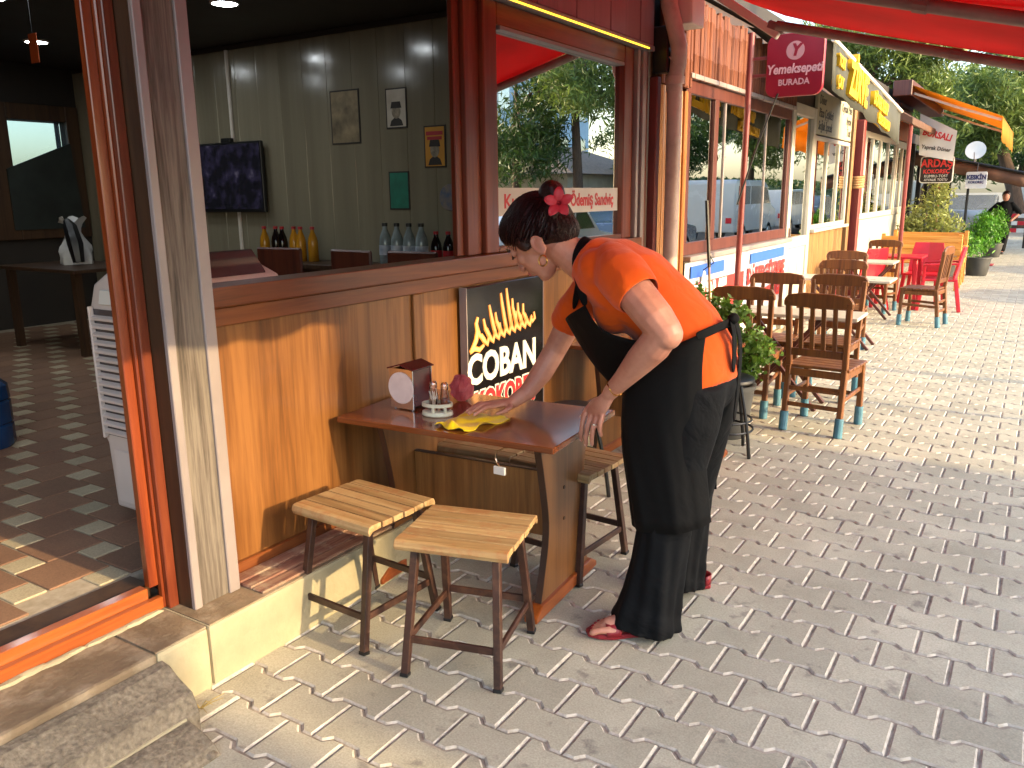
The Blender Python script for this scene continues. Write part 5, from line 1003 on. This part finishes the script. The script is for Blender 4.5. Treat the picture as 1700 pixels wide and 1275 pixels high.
def hairmat():
    m, nt, bs = base('dark_brown_hair'); v = coords(nt, (30, 30, 160), False, (0, R(50), R(10))); n1 = noise(nt, v, 1.2, 4, .6, .4); col = ramp(nt, n1, [(.3, L('#140707')), (.75, L('#321212'))]); nt.links.new(col, bs.inputs['Base Color']); bs.inputs['Roughness'].default_value = .38; bump(nt, bs, n1, .5, .006); return m
M['hair'] = hairmat(); M['gold'] = pm('gold', '#d9a85a', '#c9964a', 3, .2, metal=1); M['petal'] = pm('red_petal', '#d8434e', '#c22e3c', 6, .5); M['sandal'] = pm('red_sandal', '#8e1f28', '#7a1820', 4, .45)
wm = thing('person', 'woman in orange T-shirt and black apron bending over to wipe the table', 'person', (-1.05, 2.8, 0))
HC, HF, HU, HL = Vector((-1.545, 2.68, 1.425)), Vector((-.69, 0, -.724)), Vector((-.724, 0, .69)), Vector((0, 1, 0))
HR = Matrix.Rotation(R(-3), 3, 'Z')
def hp(f, u, l=0): return HC+HR @ (HF*f+HU*u+HL*l)
HM = Matrix(((HF.x, HL.x, HU.x), (HF.y, HL.y, HU.y), (HF.z, HL.z, HU.z)))        # local (f, l, u)
HM = HR @ HM
b = MB()
b.ell(hp(-.005, .062), (.125, .094, .125), HM, 24, 16)                      # skull
b.ell(hp(.062, -.005), (.066, .068, .088), HM, 20, 14)                      # face
b.ell(hp(.05, .085), (.078, .076, .06), HM, 20, 12)                         # forehead
b.ell(hp(.075, -.065), (.036, .046, .034), HM, 16, 10)                      # jaw
b.ell(hp(.093, -.078), (.022, .026, .02), HM, 12, 8)                        # chin
for s in (-1, 1): b.ell(hp(.088, .018, s*.04), (.032, .028, .032), HM, 12, 8)   # cheeks
capsule(b, [hp(.120, .066), hp(.140, .030), hp(.147, .012)], [.010, .013, .016], 10)   # nose
for s in (-1, 1): b.ell(hp(.136, .008, s*.014), (.011, .010, .010), HM, 8, 6)
b.ell(hp(.124, -.024), (.016, .026, .0085), HM, 12, 6); b.ell(hp(.119, -.040), (.016, .024, .009), HM, 12, 6)   # lips
for s in (-1, 1): b.ell(hp(.112, .062, s*.036), (.018, .024, .016), HM, 12, 8)         # eyelids
for s in (-1, 1):                                                              # ears
    b.ell(hp(-.018, -.026, s*.094), (.020, .010, .034), HM, 12, 8); b.tube([hp(-.018+.021*math.cos(R(a)), -.020+.036*math.sin(R(a)), s*(.099+.004*math.cos(R(a)))) for a in range(-100, 200, 20)], .006, 6)
    b.ell(hp(-.006, -.055, s*.095), (.010, .006, .012), HM, 8, 6)
capsule(b, [(-1.33, 2.74, 1.31), (-1.41, 2.72, 1.345), hp(-.03, -.04), hp(-.01, .0)], [.075, .068, .062, .055], 18)   # neck
spine(b, [(-1.02, 2.83, .93, .15, .10), (-1.06, 2.83, 1.10, .155, .105), (-1.15, 2.80, 1.20, .17, .125), (-1.26, 2.77, 1.285, .175, .12), (-1.36, 2.74, 1.345, .13, .09), (-1.41, 2.72, 1.37, .08, .07)])
# arms
capsule(b, [(-1.24, 2.60, 1.35), (-1.12, 2.53, 1.275), (-1.035, 2.505, 1.20), (-.995, 2.50, 1.155)], [.055, .066, .062, .055]); 
capsule(b, [(-1.0, 2.50, 1.165), (-1.045, 2.515, 1.105), (-1.10, 2.535, 1.05), (-1.17, 2.56, .975), (-1.231, 2.58, .913)], [.054, .057, .051, .037, .028])
capsule(b, [(-1.44, 2.93, 1.28), (-1.58, 2.96, 1.13), (-1.665, 2.95, .965)], [.066, .058, .047]); capsule(b, [(-1.665, 2.95, .965), (-1.70, 2.90, .875), (-1.735, 2.84, .80), (-1.772, 2.78, .765)], [.048, .046, .036, .027])
# hands
def finger(pts, r): capsule(b, pts, [r, r*.95, r*.85, r*.72], 10)
def palm(w, ks, nrm):
    w = Vector(w); ks = [Vector(k) for k in ks]; c = sum(ks, Vector())/4; la = (ks[0]-ks[3]).normalized(); nn = Vector(nrm).normalized(); rings = []
    for f in (0, .15, .4, .7, 1.0, 1.08):
        p = w.lerp(c, f); hw = .027+(.047-.027)*min(1, f*1.5); th = .021-.006*f
        if f > 1: hw *= .85; th *= .7
        rings.append([p+la*hw*math.cos(2*math.pi*j/16)+nn*th*math.sin(2*math.pi*j/16) for j in range(16)])
    b.loft(rings)
lk = [(-1.342, 2.620, .832), (-1.316, 2.606, .821), (-1.289, 2.596, .819), (-1.263, 2.590, .829)]; lt = [(-1.372, 2.632, .703), (-1.343, 2.616, .692), (-1.313, 2.604, .702), (-1.273, 2.596, .745)]
palm((-1.231, 2.58, .913), lk, (-.3, -.9, .2))
nails = []
for k, t in zip(lk, lt):
    k, t = Vector(k), Vector(t); o_ = Vector((0, -.016, .0)); p1, p2 = k.lerp(t, .40)+o_, k.lerp(t, .74)+o_*.8; finger([k, p1, p2, t], .0112); nails.append((t, (t-p2).normalized(), Vector((-.25, -.95, .1))))
finger([(-1.262, 2.590, .888), (-1.315, 2.625, .862), (-1.352, 2.640, .825), (-1.376, 2.645, .788)], .0128); nails.append((Vector((-1.376, 2.645, .788)), Vector((-.5, .1, -.85)), Vector((-.5, -.8, .3))))
rk = [(-1.781, 2.668, .772), (-1.804, 2.679, .777), (-1.827, 2.691, .774), (-1.848, 2.705, .767)]; rtp = [(-1.822, 2.580, .752), (-1.850, 2.583, .752), (-1.872, 2.600, .752), (-1.884, 2.632, .751)]
palm((-1.772, 2.78, .765), rk, (0, 0, 1))
for k, t in zip(rk, rtp):
    k, t = Vector(k), Vector(t); o_ = Vector((0, 0, .012)); p1, p2 = k.lerp(t, .42)+o_, k.lerp(t, .75)+o_*.5; finger([k, p1, p2, t], .0108); nails.append((t, (t-p2).normalized(), Vector((0, 0, 1))))
finger([(-1.765, 2.755, .762), (-1.742, 2.718, .762), (-1.737, 2.680, .758), (-1.752, 2.640, .752)], .012)
# legs and feet
FD = Vector((-.82, -.57, 0)).normalized(); FS = Vector((-.57, .82, 0)).normalized()
def foot(heel, kneep):
    h = Vector(heel); capsule(b, [kneep, (h+FD*.055+Vector((0, 0, .25))), h+FD*.05+Vector((0, 0, .09))], [.055, .045, .036]); capsule(b, [h+FD*.03+Vector((0, 0, .05)), h+FD*.12+Vector((0, 0, .055)), h+FD*.2+Vector((0, 0, .038))], [.032, .036, .034], 14)
    for i, (s, ln, r) in enumerate(((.034, .272, .0145), (.014, .270, .0115), (-.006, .262, .011), (-.024, .25, .0105), (-.04, .236, .010))):
        s *= -1; p = h+FS*s; capsule(b, [p+FD*.19+Vector((0, 0, .034)), p+FD*(ln-.03)+Vector((0, 0, .038)), p+FD*ln+Vector((0, 0, .030))], [r*1.1, r, r*.9], 8); toe_t.append(p+FD*(ln+.001)+Vector((0, 0, .036)))
toe_t = []
foot((-1.03, 2.651, 0), (-1.04, 2.67, .48)); foot((-1.03, 3.085, 0), (-1.08, 3.0, .48))
body = remesh(b, 'body', M['skin'], wm, .0048, 5, .5)
# nails, brow, lashes
for i, (t, d, nn) in enumerate(nails): MB().ell(t+nn*.0072-d*.002, (.0058, .0045, .0016), Matrix((d, nn.cross(d).normalized(), nn)).transposed(), 8, 5).build('fingernail', M['petal'] if False else pm('nail_%d' % i, '#d9b2a4', '#cfa698', 5, .25), body, smooth=True)
for t in toe_t[:5]: MB().ell(t, (.008, .008, .004), None, 8, 5).build('toenail', M['sandal'], body, smooth=True)
for s in (-1, 1):
    MB().tube([hp(.130, .088, s*.016), hp(.131, .094, s*.036), hp(.112, .088, s*.056)], [.0035, .0045, .002], 6).build('eyebrow', M['hair'], body, smooth=True)
    MB().tube([hp(.130, .058, s*.022), hp(.134, .052, s*.036), hp(.118, .054, s*.054)], [.002, .004, .002], 6).build('eyelashes', M['hair'], body, smooth=True)
MB().ell(hp(.131, -.031), (.011, .021, .010), HM, 12, 8).build('lips', pm('lips', '#a8584c', '#98493f', 6, .4), body, smooth=True)
# hair: cap, bun, nape roll
h = MB()
def clip_ell(c, r, nu=36, nv=24):
    vs = []
    for i in range(nv+1):
        ph = math.pi*i/nv-math.pi/2
        for j in range(nu):
            t = 2*math.pi*j/nu; f, l, u = c[0]+r[0]*math.cos(ph)*math.cos(t), r[1]*math.cos(ph)*math.sin(t), c[1]+r[2]*math.sin(ph)
            lim = .95*f-.012+.10*max(0, f-.02)*0; d = u-lim
            if d < 0:
                k = .5; f -= k*.95*(-d)/(1+.9025)*1.6; u += k*(-d)/(1.9)*1.6; l *= .80
            vs.append(hp(f, u, l))
    h.add(vs, [(i*nu+j, i*nu+(j+1) % nu, (i+1)*nu+(j+1) % nu, (i+1)*nu+j) for i in range(nv) for j in range(nu)])
clip_ell((-.008, .07), (.135, .106, .132)); clip_ell((.035, .120), (.098, .088, .078))
h.ell(hp(-.075, -.005), (.062, .085, .066), HM, 20, 12); h.ell(hp(-.06, .05, 0), (.09, .10, .09), HM, 20, 12)
h.ell(hp(.03, .045, -.088), (.032, .014, .045), HM, 12, 8); h.ell(hp(.03, .045, .088), (.032, .014, .045), HM, 12, 8)
hair = remesh(h, 'hair', M['hair'], wm, .006, 5, .5)
hs2 = MB(); hq = random.Random(8)
def hsurf(v, k=1.0):
    f, l, u = v; f0, u0 = -.008, .07; best = 0
    d = Vector((f-f0, l, u-u0)).normalized()
    for c, r in (((-.008, .07), (.135, .106, .132)), ((.035, .120), (.098, .088, .078)), ((-.06, .05), (.09, .10, .09)), ((-.075, -.005), (.062, .085, .066))):
        o_ = Vector(((f0-c[0])/r[0], 0, (u0-c[1])/r[2])); e = Vector((d.x/r[0], d.y/r[1], d.z/r[2])); A_ = e.dot(e); B2 = o_.dot(e); C2 = o_.dot(o_)-1; D2 = B2*B2-A_*C2
        if D2 > 0: best = max(best, (-B2+math.sqrt(D2))/A_)
    return hp(f0+d.x*best*k, u0+d.z*best*k, d.y*best*k)
for i in range(700):
    f = hq.uniform(-.10, .115); l = hq.choice((-1, 1))*math.sqrt(max(.02, 1-((f+.01)/.14)**2))*.105*hq.uniform(.55, 1); u = .95*f-.004+hq.uniform(0, .05)
    if hq.random() < .28: f, l, u = hq.uniform(-.14, -.05), hq.uniform(-.09, .09), hq.uniform(-.07, .02)
    elif hq.random() < .3: f, l, u = hq.uniform(.06, .12), hq.uniform(-.07, .07), hq.uniform(.12, .17)
    s0 = Vector((f, l, u)); e0 = Vector((-.115+hq.uniform(-.02, .02), hq.uniform(-.03, .03), .11+hq.uniform(-.02, .02))); c0 = Vector((-.008, 0, .07)); pts = []
    for j in range(9):
        t = j/8; v = (s0-c0).normalized().lerp((e0-c0).normalized(), t)+Vector((0, hq.uniform(-.006, .006), 0)); pts.append(hsurf(c0+v, 1.004+.010*hq.random()))
    hs2.tube(pts, [.0007]+[.0014]*7+[.0008], 3, False)
ho = hs2.build('hair_strands', M['hair'], hair); tag(ho, kind='stuff')
bn_ = MB()
for k in range(3):
    pts = [hp(-.138+.030*math.cos(R(a+120*k))*(.75+.25*math.sin(R(a*.7))), .098+.034*math.sin(R(a+120*k)), .030*math.sin(R(1.4*a+90*k))) for a in range(0, 300, 25)]; bn_.tube(pts, [.026]*len(pts), 10)
bn_.ell(hp(-.142, .108), (.05, .05, .05), HM, 16, 10); capsule(bn_, [hp(-.08, .09), hp(-.12, .10)], [.034, .036])
remesh(bn_, 'hair_bun', M['hair'], wm, .006, 3, .5)
for i in range(26):
    a = random.uniform(-.05, .05); c0 = hp(-.15-random.random()*.03, .11+random.random()*.03, random.uniform(-.04, .04)); MB().tube([c0, c0+Vector((random.uniform(-.01, .03), random.uniform(-.02, .01), random.uniform(.01, .035)))], [.0012, .0004], 4).build('loose_strand', M['hair'], hair) if i < 14 else None
# flower behind the ear side of the bun
fc = hp(-.165, .035, -.055); fn_ = Vector((.25, -.9, .25)).normalized(); fa = fn_.cross(Vector((0, 0, 1))).normalized(); fb = fa.cross(fn_); fl_ = thing('hair_flower', 'red five-petalled flower tucked beside the hair bun', 'flower', fc)
for k in range(5):
    a = R(72*k+15); d = fa*math.cos(a)+fb*math.sin(a); s_ = fn_.cross(d); rows = []
    for i in range(6):
        f = i/5; w = .019*math.sin(math.pi*(.12+.83*f))**.8; lift = .010*math.sin(f*2.6)+.006*f; p = fc+d*(.004+.052*f)+fn_*lift; rows.append([p-s_*w+fn_*.005*f, p-s_*w*.4, p+s_*w*.4, p+s_*w+fn_*.005*f])
    po = MB().loft(rows, closed=False).build('petal', M['petal'], fl_, smooth=True); po.modifiers.new('t', 'SOLIDIFY').thickness = .0015
MB().tube([fc, fc+fn_*.012, fc+fn_*.024], [.007, .005, .003], 8).build('flower_centre', pm('flower_red', '#8e1020', '#7a0c1a', 6, .6), fl_, smooth=True)
ec = hp(-.004, -.068, -.106); er = thing('earring', 'gold hoop earring hanging from her ear', 'earring', ec)
MB().tube([ec+Vector((.017*math.cos(R(a)), -.002, -.012+.019*math.sin(R(a)))) for a in range(0, 361, 20)], .0028, 7).build('hoop', M['gold'], er, smooth=True)
br = thing('bracelet', 'thin gold chain bracelet on her left wrist', 'bracelet', (-1.215, 2.575, .93)); wdir = Vector((-.061, .02, -.062)).normalized(); wa = wdir.orthogonal().normalized(); wb_ = wdir.cross(wa); wc = Vector((-1.208, 2.573, .937))
for k in range(18):
    a0, a1 = R(20*k), R(20*k+17); MB().tube([wc+(wa*math.cos(a)+wb_*math.sin(a))*.0335+wdir*.004*math.sin(3*a) for a in (a0, (a0+a1)/2, a1)], .0028 if k % 2 else .0018, 5).build('link', M['gold'], br, smooth=True)
rg = thing('finger_ring', 'silver ring on her left ring finger', 'ring', (-1.296, 2.588, .79)); rc = Vector(lk[2]).lerp(Vector(lt[2]), .26)+Vector((0, -.010, 0)); rd_ = (Vector(lt[2])-Vector(lk[2])).normalized(); ra = rd_.orthogonal().normalized(); rb_ = rd_.cross(ra)
MB().tube([rc+(ra*math.cos(R(a))+rb_*math.sin(R(a)))*.0125 for a in range(0, 361, 24)], .0022, 6).build('band', M['chrome'], rg, smooth=True)
# T-shirt
s = MB(); spine(s, [(-1.0, 2.83, .93, .203, .141), (-1.02, 2.83, 1.03, .196, .138), (-1.065, 2.83, 1.11, .182, .132), (-1.15, 2.805, 1.195, .186, .136), (-1.25, 2.775, 1.28, .198, .140), (-1.335, 2.75, 1.335, .172, .118), (-1.395, 2.725, 1.368, .105, .086)])
capsule(s, [(-1.25, 2.63, 1.355), (-1.19, 2.575, 1.325), (-1.13, 2.535, 1.285)], [.082, .087, .083], 18)
capsule(s, [(-1.40, 2.90, 1.30), (-1.50, 2.955, 1.21), (-1.60, 2.965, 1.10)], [.085, .083, .076], 18)
capsule(s, [(-1.30, 2.62, 1.345), (-1.36, 2.74, 1.33), (-1.38, 2.86, 1.31)], [.07, .075, .07], 16)
capsule(s, [(-1.27, 2.70, 1.19), (-1.30, 2.84, 1.18)], [.085, .085], 16)
for k in range(16):   # folds running from armpit and waist
    a = random.Random(k); y = 2.60+.40*a.random(); x0_ = -1.02-.28*a.random(); z0_ = 1.16-(x0_+1.02)*.75; s.tube([(x0_+.02, y, z0_+.02), (x0_-.03, y+.03*a.uniform(-1, 1), z0_-.03), (x0_-.08, y+.05*a.uniform(-1, 1), z0_-.10)], [.004, .009, .004], 6) if False else None
# open the sleeves: cut after remesh
shirt = remesh(s, 't_shirt', M['shirt'], wm, .0075, 8, .5)
def cut(o, p, nrm):
    off = wloc(o.parent); bm = bmesh.new(); bm.from_mesh(o.data); P_ = Vector(p)-off; geom = bm.verts[:]+bm.edges[:]+bm.faces[:]
    return bm, P_, Vector(nrm).normalized()
def cutlocal(o, p, nrm, rad):
    """remove what lies beyond the plane p/nrm within rad of p, leaving a clean hem"""
    off = wloc(o.parent); bm = bmesh.new(); bm.from_mesh(o.data); P_ = Vector(p)-off; nn = Vector(nrm).normalized()
    def near(f):
        d = f.calc_center_median()-P_; k = d.dot(nn); return -.05 < k < .14 and (d-nn*k).length < rad
    fs = [f for f in bm.faces if near(f)]
    es = set(); vs = set()
    for f in fs: es.update(f.edges); vs.update(f.verts)
    bmesh.ops.bisect_plane(bm, geom=list(vs)+list(es)+fs, plane_co=P_, plane_no=nn, clear_outer=False)
    kill = [f for f in bm.faces if near(f) and (f.calc_center_median()-P_).dot(nn) > 0]
    bmesh.ops.delete(bm, geom=kill, context='FACES'); bm.to_mesh(o.data); bm.free()
cutlocal(shirt, (-1.105, 2.525, 1.268), (.72, -.30, -.55), .105); cutlocal(shirt, (-1.63, 2.967, 1.065), (-.60, .05, -.80), .11)
cutlocal(shirt, (-1.425, 2.705, 1.385), (-.85, -.1, .5), .13)
from mathutils import noise as mnoise
off_ = wloc(wm)
nrm_ = [v_.normal.copy() for v_ in shirt.data.vertices]
for v_, nn_ in zip(shirt.data.vertices, nrm_):
    p = v_.co+off_; a = (p.x+p.z); k = mnoise.noise(Vector((p.x*3-p.z*3, p.y*5, a*16)))*.006+mnoise.noise(Vector((p.x*9+2, p.y*14, p.z*9)))*.004; v_.co += nn_*k
mod = shirt.modifiers.new('t', 'SOLIDIFY'); mod.thickness = .004; mod.offset = 1
# trousers
t_ = MB()
spine(t_, [(-1.10, 2.632, .035, .126, .132), (-1.08, 2.645, .15, .110, .108), (-1.06, 2.655, .28, .102, .098), (-1.045, 2.67, .43, .100, .098), (-1.035, 2.69, .60, .108, .112), (-1.01, 2.715, .80, .122, .132), (-1.0, 2.745, .95, .13, .135)], 24)
spine(t_, [(-1.115, 3.01, .035, .105, .108), (-1.105, 3.005, .15, .098, .098), (-1.095, 3.0, .28, .094, .094), (-1.085, 3.0, .43, .096, .096), (-1.06, 2.985, .60, .106, .112), (-1.03, 2.95, .80, .122, .132), (-1.01, 2.92, .95, .13, .135)], 24)
t_.ell((-.995, 2.832, .93), (.135, .20, .125))
tro = remesh(t_, 'trousers', M['trousers'], wm, .009, 5, .5)
tv_ = np.empty(len(tro.data.vertices)*3); tro.data.vertices.foreach_get('co', tv_); tv_ = tv_.reshape(-1, 3); off_ = np.array(wloc(wm)); wv = tv_+off_
lft = wv[:, 1] < 2.83; cx_ = np.where(lft, -1.065, -1.10); cy_ = np.where(lft, 2.65, 3.0); th_ = np.arctan2(wv[:, 1]-cy_, wv[:, 0]-cx_); am = np.clip((.62-wv[:, 2])/.6, 0, 1)
dr = am*(.0075*np.sin(5*th_+3*wv[:, 2])+.005*np.sin(11*th_-6*wv[:, 2]+1)+.004*np.sin(60*wv[:, 2]+3*th_)*np.clip((.22-wv[:, 2])/.2, 0, 1)); tv_[:, 0] += dr*np.cos(th_); tv_[:, 1] += dr*np.sin(th_)
tro.data.vertices.foreach_set('co', tv_.ravel()); tro.data.update()
# apron skirt, bib, straps and tie
def skirt_row(cx, cy, cz, rx, ry, tilt, a0, a1, n=44, rip=0):
    r = []
    for i in range(n+1):
        a = R(a0+(a1-a0)*i/n); k = 1+rip*math.sin(i*.95)+rip*.6*math.sin(i*2.3+1); ca, sa = math.cos(a), math.sin(a); ex = .74; x = cx+rx*k*math.copysign(abs(ca)**ex, ca); r.append(Vector((x, cy-ry*k*math.copysign(abs(sa)**ex, sa), cz+tilt*(x-cx))))
    return r
rows = [skirt_row(-1.060, 2.83, 1.072, .170, .218, .52, 40, 322), skirt_row(-1.070, 2.83, .98, .180, .244, .4, 42, 310, rip=.005), skirt_row(-1.072, 2.83, .87, .178, .258, .25, 36, 296, rip=.008), skirt_row(-1.075, 2.83, .74, .172, .264, .18, 28, 288, rip=.011), skirt_row(-1.058, 2.832, .60, .160, .268, .15, 22, 284, rip=.014), skirt_row(-1.04, 2.835, .425, .150, .270, .12, 16, 280, rip=.017)]
sk_ = MB().loft(rows, closed=False).build('apron_skirt', M['apron'], wm, smooth=True); m_ = sk_.modifiers.new('s', 'SUBSURF'); m_.boundary_smooth = 'PRESERVE_CORNERS'; m_.levels = m_.render_levels = 2; sk_.modifiers.new('t', 'SOLIDIFY').thickness = .003
near = [(-1.345, 2.60, 1.215), (-1.295, 2.572, 1.15), (-1.215, 2.562, 1.118), (-1.12, 2.575, 1.108), (-1.02, 2.59, 1.085)]
midn = [(-1.47, 2.68, 1.155), (-1.41, 2.68, 1.06), (-1.335, 2.68, .985), (-1.25, 2.68, .93), (-1.19, 2.68, .91)]
midf = [(-1.535, 2.80, 1.115), (-1.46, 2.80, 1.0), (-1.38, 2.80, .90), (-1.30, 2.80, .82), (-1.25, 2.80, .80)]
far_ = [(-1.55, 2.90, 1.105), (-1.47, 2.92, .985), (-1.37, 2.94, .93), (-1.25, 2.96, .92), (-1.18, 2.97, .93)]
bib = MB().loft([[n_, m1, m2, f_] for n_, m1, m2, f_ in zip(near, midn, midf, far_)], closed=False).build('apron_bib', M['apron'], wm, smooth=True); m_ = bib.modifiers.new('s', 'SUBSURF'); m_.boundary_smooth = 'PRESERVE_CORNERS'; m_.levels = m_.render_levels = 3; bib.modifiers.new('t', 'SOLIDIFY').thickness = .003
def ribbon(name, pts, nrms, w, par):
    rows = []
    for i, p in enumerate(pts):
        p = Vector(p); d = (Vector(pts[min(i+1, len(pts)-1)])-Vector(pts[max(i-1, 0)])).normalized(); s_ = d.cross(Vector(nrms[i])).normalized(); rows.append([p-s_*w/2, p+s_*w/2])
    o = MB().loft(rows, closed=False).build(name, M['apron'], par, smooth=True); o.modifiers.new('s', 'SUBSURF').levels = 2; o.modifiers['s'].render_levels = 2; o.modifiers.new('t', 'SOLIDIFY').thickness = .003; return o
ribbon('neck_strap', [(-1.345, 2.605, 1.21), (-1.375, 2.622, 1.27), (-1.395, 2.628, 1.33), (-1.405, 2.638, 1.39), (-1.395, 2.68, 1.437), (-1.40, 2.74, 1.45), (-1.42, 2.80, 1.42), (-1.47, 2.825, 1.33), (-1.53, 2.86, 1.15)], [(0,-1,0), (0,-1,0), (0,-1,.1), (.1,-1,.4), (.4,-.5,.8), (.4,.2,.9), (.2,.9,.5), (0,1,0), (0,1,0)], .032, wm)
tie = skirt_row(-1.060, 2.83, 1.066, .172, .221, .52, -54, 54, 20); ribbon('waist_tie', tie, [Vector((p.x+1.045, p.y-2.83, 0)) for p in tie], .03, wm)
ribbon('tie_tail', [(-.885, 2.85, 1.165), (-.862, 2.86, 1.12), (-.858, 2.87, 1.02), (-.865, 2.88, .90), (-.875, 2.885, .78)], [(1,0,.2)]*5, .04, wm); ribbon('tie_tail', [(-.885, 2.82, 1.165), (-.866, 2.81, 1.13), (-.86, 2.80, 1.06), (-.86, 2.80, .98)], [(1,0,.2)]*4, .04, wm)
MB().ell((-.882, 2.835, 1.168), (.02, .028, .02)).build('tie_knot', M['apron'], wm, smooth=True)
# sandals
for hx, hy in ((-1.03, 2.651), (-1.03, 3.085)):
    h0 = Vector((hx, hy, 0)); out = [(-.03, .0), (-.02, .034), (.06, .034), (.14, .040), (.21, .052), (.26, .046), (.29, .015), (.285, -.02), (.25, -.042), (.2, -.05), (.12, -.038), (.05, -.034), (-.02, -.032)]
    sd_ = thing('sandal', 'red open-toed sandal under the flared trouser leg nearer the table' if hy < 2.9 else 'red sandal whose heel shows behind the far trouser leg', 'sandal', h0, 0, 'her red sandals')
    P2 = [h0+FD*a+FS*b_ for a, b_ in out]; MB().loft([[p+Vector((0, 0, z)) for p in P2] for z in (.004, .016, .022)]).build('sole', M['sandal'], sd_, .003)
    secs_ = []
    for f in (.165, .185, .205, .222):
        c = h0+FD*f; secs_.append([c+FS*(.052*math.cos(R(a)))+Vector((0, 0, .018+.054*(1-.25*(f-.165)/.06)*math.sin(R(a)))) for a in range(0, 181, 20)])
    o = MB().loft(secs_, closed=False).build('strap', M['sandal'], sd_, smooth=True); o.modifiers.new('t', 'SOLIDIFY').thickness = .003
    secs_ = []
    for z in (.02, .04, .06): secs_.append([h0+FD*(.01-.04*math.cos(R(a)))+FS*(.037*math.sin(R(a)))+Vector((0, 0, z)) for a in range(-80, 81, 20)])
    o = MB().loft(secs_, closed=False).build('heel_strap', M['sandal'], sd_, smooth=True); o.modifiers.new('t', 'SOLIDIFY').thickness = .003
# yellow cloth
yc = thing('cleaning_cloth', 'crumpled bright yellow cleaning cloth under the wiping hand', 'cloth', (-1.83, 2.56, .72)); A, B_, C_, D_ = Vector((-1.925, 2.455, 0)), Vector((-1.775, 2.440, 0)), Vector((-1.715, 2.685, 0)), Vector((-1.93, 2.70, 0)); rows = []
n = 26; q = random.Random(3)
for i in range(n+1):
    r_ = []
    for j in range(n+1):
        u_, v_ = i/n, j/n; p = A.lerp(B_, u_).lerp(D_.lerp(C_, u_), v_); w1 = .012*math.sin(9*u_+4*v_)*math.sin(7*v_+2); w2 = .010*max(0, math.sin(14*(u_*.7-v_*.5)+1)); edge = 1-abs(2*u_-1)**6*.0; fold = .030*math.exp(-((v_-.12)**2)/.006-((u_-.42)**2)/.02)
        p += Vector((.008*math.sin(11*v_), .010*math.sin(9*u_), 0)); z = .7235+max(0, w1)*.9+w2*.8+fold
        hx_ = (p-Vector((-1.83, 2.66, 0))).length
        if hx_ < .10: z = min(z, .736)
        r_.append(Vector((p.x, p.y, z)))
    rows.append(r_)
o = MB().loft(rows, closed=False).build('cloth', fabric('yellow_microfibre', '#f0d012', '#e6c00c', .2, .2, 30, .9), yc, smooth=True); o.modifiers.new('t', 'SOLIDIFY').thickness = .003
# ------------------------------------------------------------------ person far along the pavement
fp = thing('person', 'person in black clothes walking towards us along the far pavement, hands on hips', 'person', (-.86, 24.4, 0)); X, Y_ = -.86, 24.4
b = MB(); b.ell((X, Y_, 1.42), (.085, .10, .12)); capsule(b, [(X, Y_, 1.24), (X, Y_, 1.34)], [.05, .05]); spine(b, [(X, Y_, .85, .1, .15), (X, Y_, 1.0, .1, .13), (X, Y_, 1.2, .1, .17)]) if False else b.ell((X, Y_, 1.05), (.16, .1, .24))
for s in (-1, 1):
    capsule(b, [(X+s*.17, Y_, 1.2), (X+s*.34, Y_-.02, 1.02), (X+s*.19, Y_-.08, .86)], [.05, .042, .035]); b.ell((X+s*.17, Y_-.09, .84), (.04, .03, .035)); capsule(b, [(X+s*.08, Y_, .82), (X+s*.07, Y_-(.06 if s > 0 else -.04), .42), (X+s*.05, Y_-(.10 if s > 0 else -.14), .06)], [.085, .06, .04]); b.ell((X+s*.05, Y_-(.15 if s > 0 else -.1), .04), (.04, .10, .038))
fb_ = remesh(b, 'body', M['skin'], fp, .012, 3)
b = MB(); b.ell((X, Y_, 1.06), (.19, .13, .27)); b.ell((X, Y_, .86), (.18, .13, .12))
for s in (-1, 1): capsule(b, [(X+s*.15, Y_, 1.22), (X+s*.33, Y_-.02, 1.03)], [.07, .065])
remesh(b, 'blouse', M['apron'], fp, .014, 3); b = MB(); b.ell((X, Y_, .8), (.17, .12, .1))
for s in (-1, 1): capsule(b, [(X+s*.08, Y_, .80), (X+s*.07, Y_-(.06 if s > 0 else -.04), .42), (X+s*.05, Y_-(.10 if s > 0 else -.14), .12)], [.10, .085, .075])
remesh(b, 'trousers', M['trousers'], fp, .014, 3); MB().ell((X, Y_+.02, 1.46), (.095, .105, .105)).build('hair', M['hair'], fp, smooth=True)
for s in (-1, 1): MB().ell((X+s*.05, Y_-(.16 if s > 0 else -.1), .035), (.05, .12, .035)).build('shoe', M['white'] if s < 0 else M['black'], fp, smooth=True)

wd_ = thing('dry_weed', 'small dry weed growing from a paver joint by the plinth', 'weed', (-2.12, 1.44, 0))
for k in range(9):
    a = random.uniform(0, 6.28); l_ = random.uniform(.03, .09); MB().tube([(-2.12, 1.44, 0), (-2.12+l_*.5*math.cos(a), 1.44+l_*.5*math.sin(a), .012+.02*random.random()), (-2.12+l_*math.cos(a), 1.44+l_*math.sin(a), .008+.02*random.random())], [.002, .0015, .0008], 4).build('stalk', pm('dry_grass', '#a8955a', '#8a7a48', 5, .9) if k == 0 else bpy.data.materials['dry_grass'], wd_)
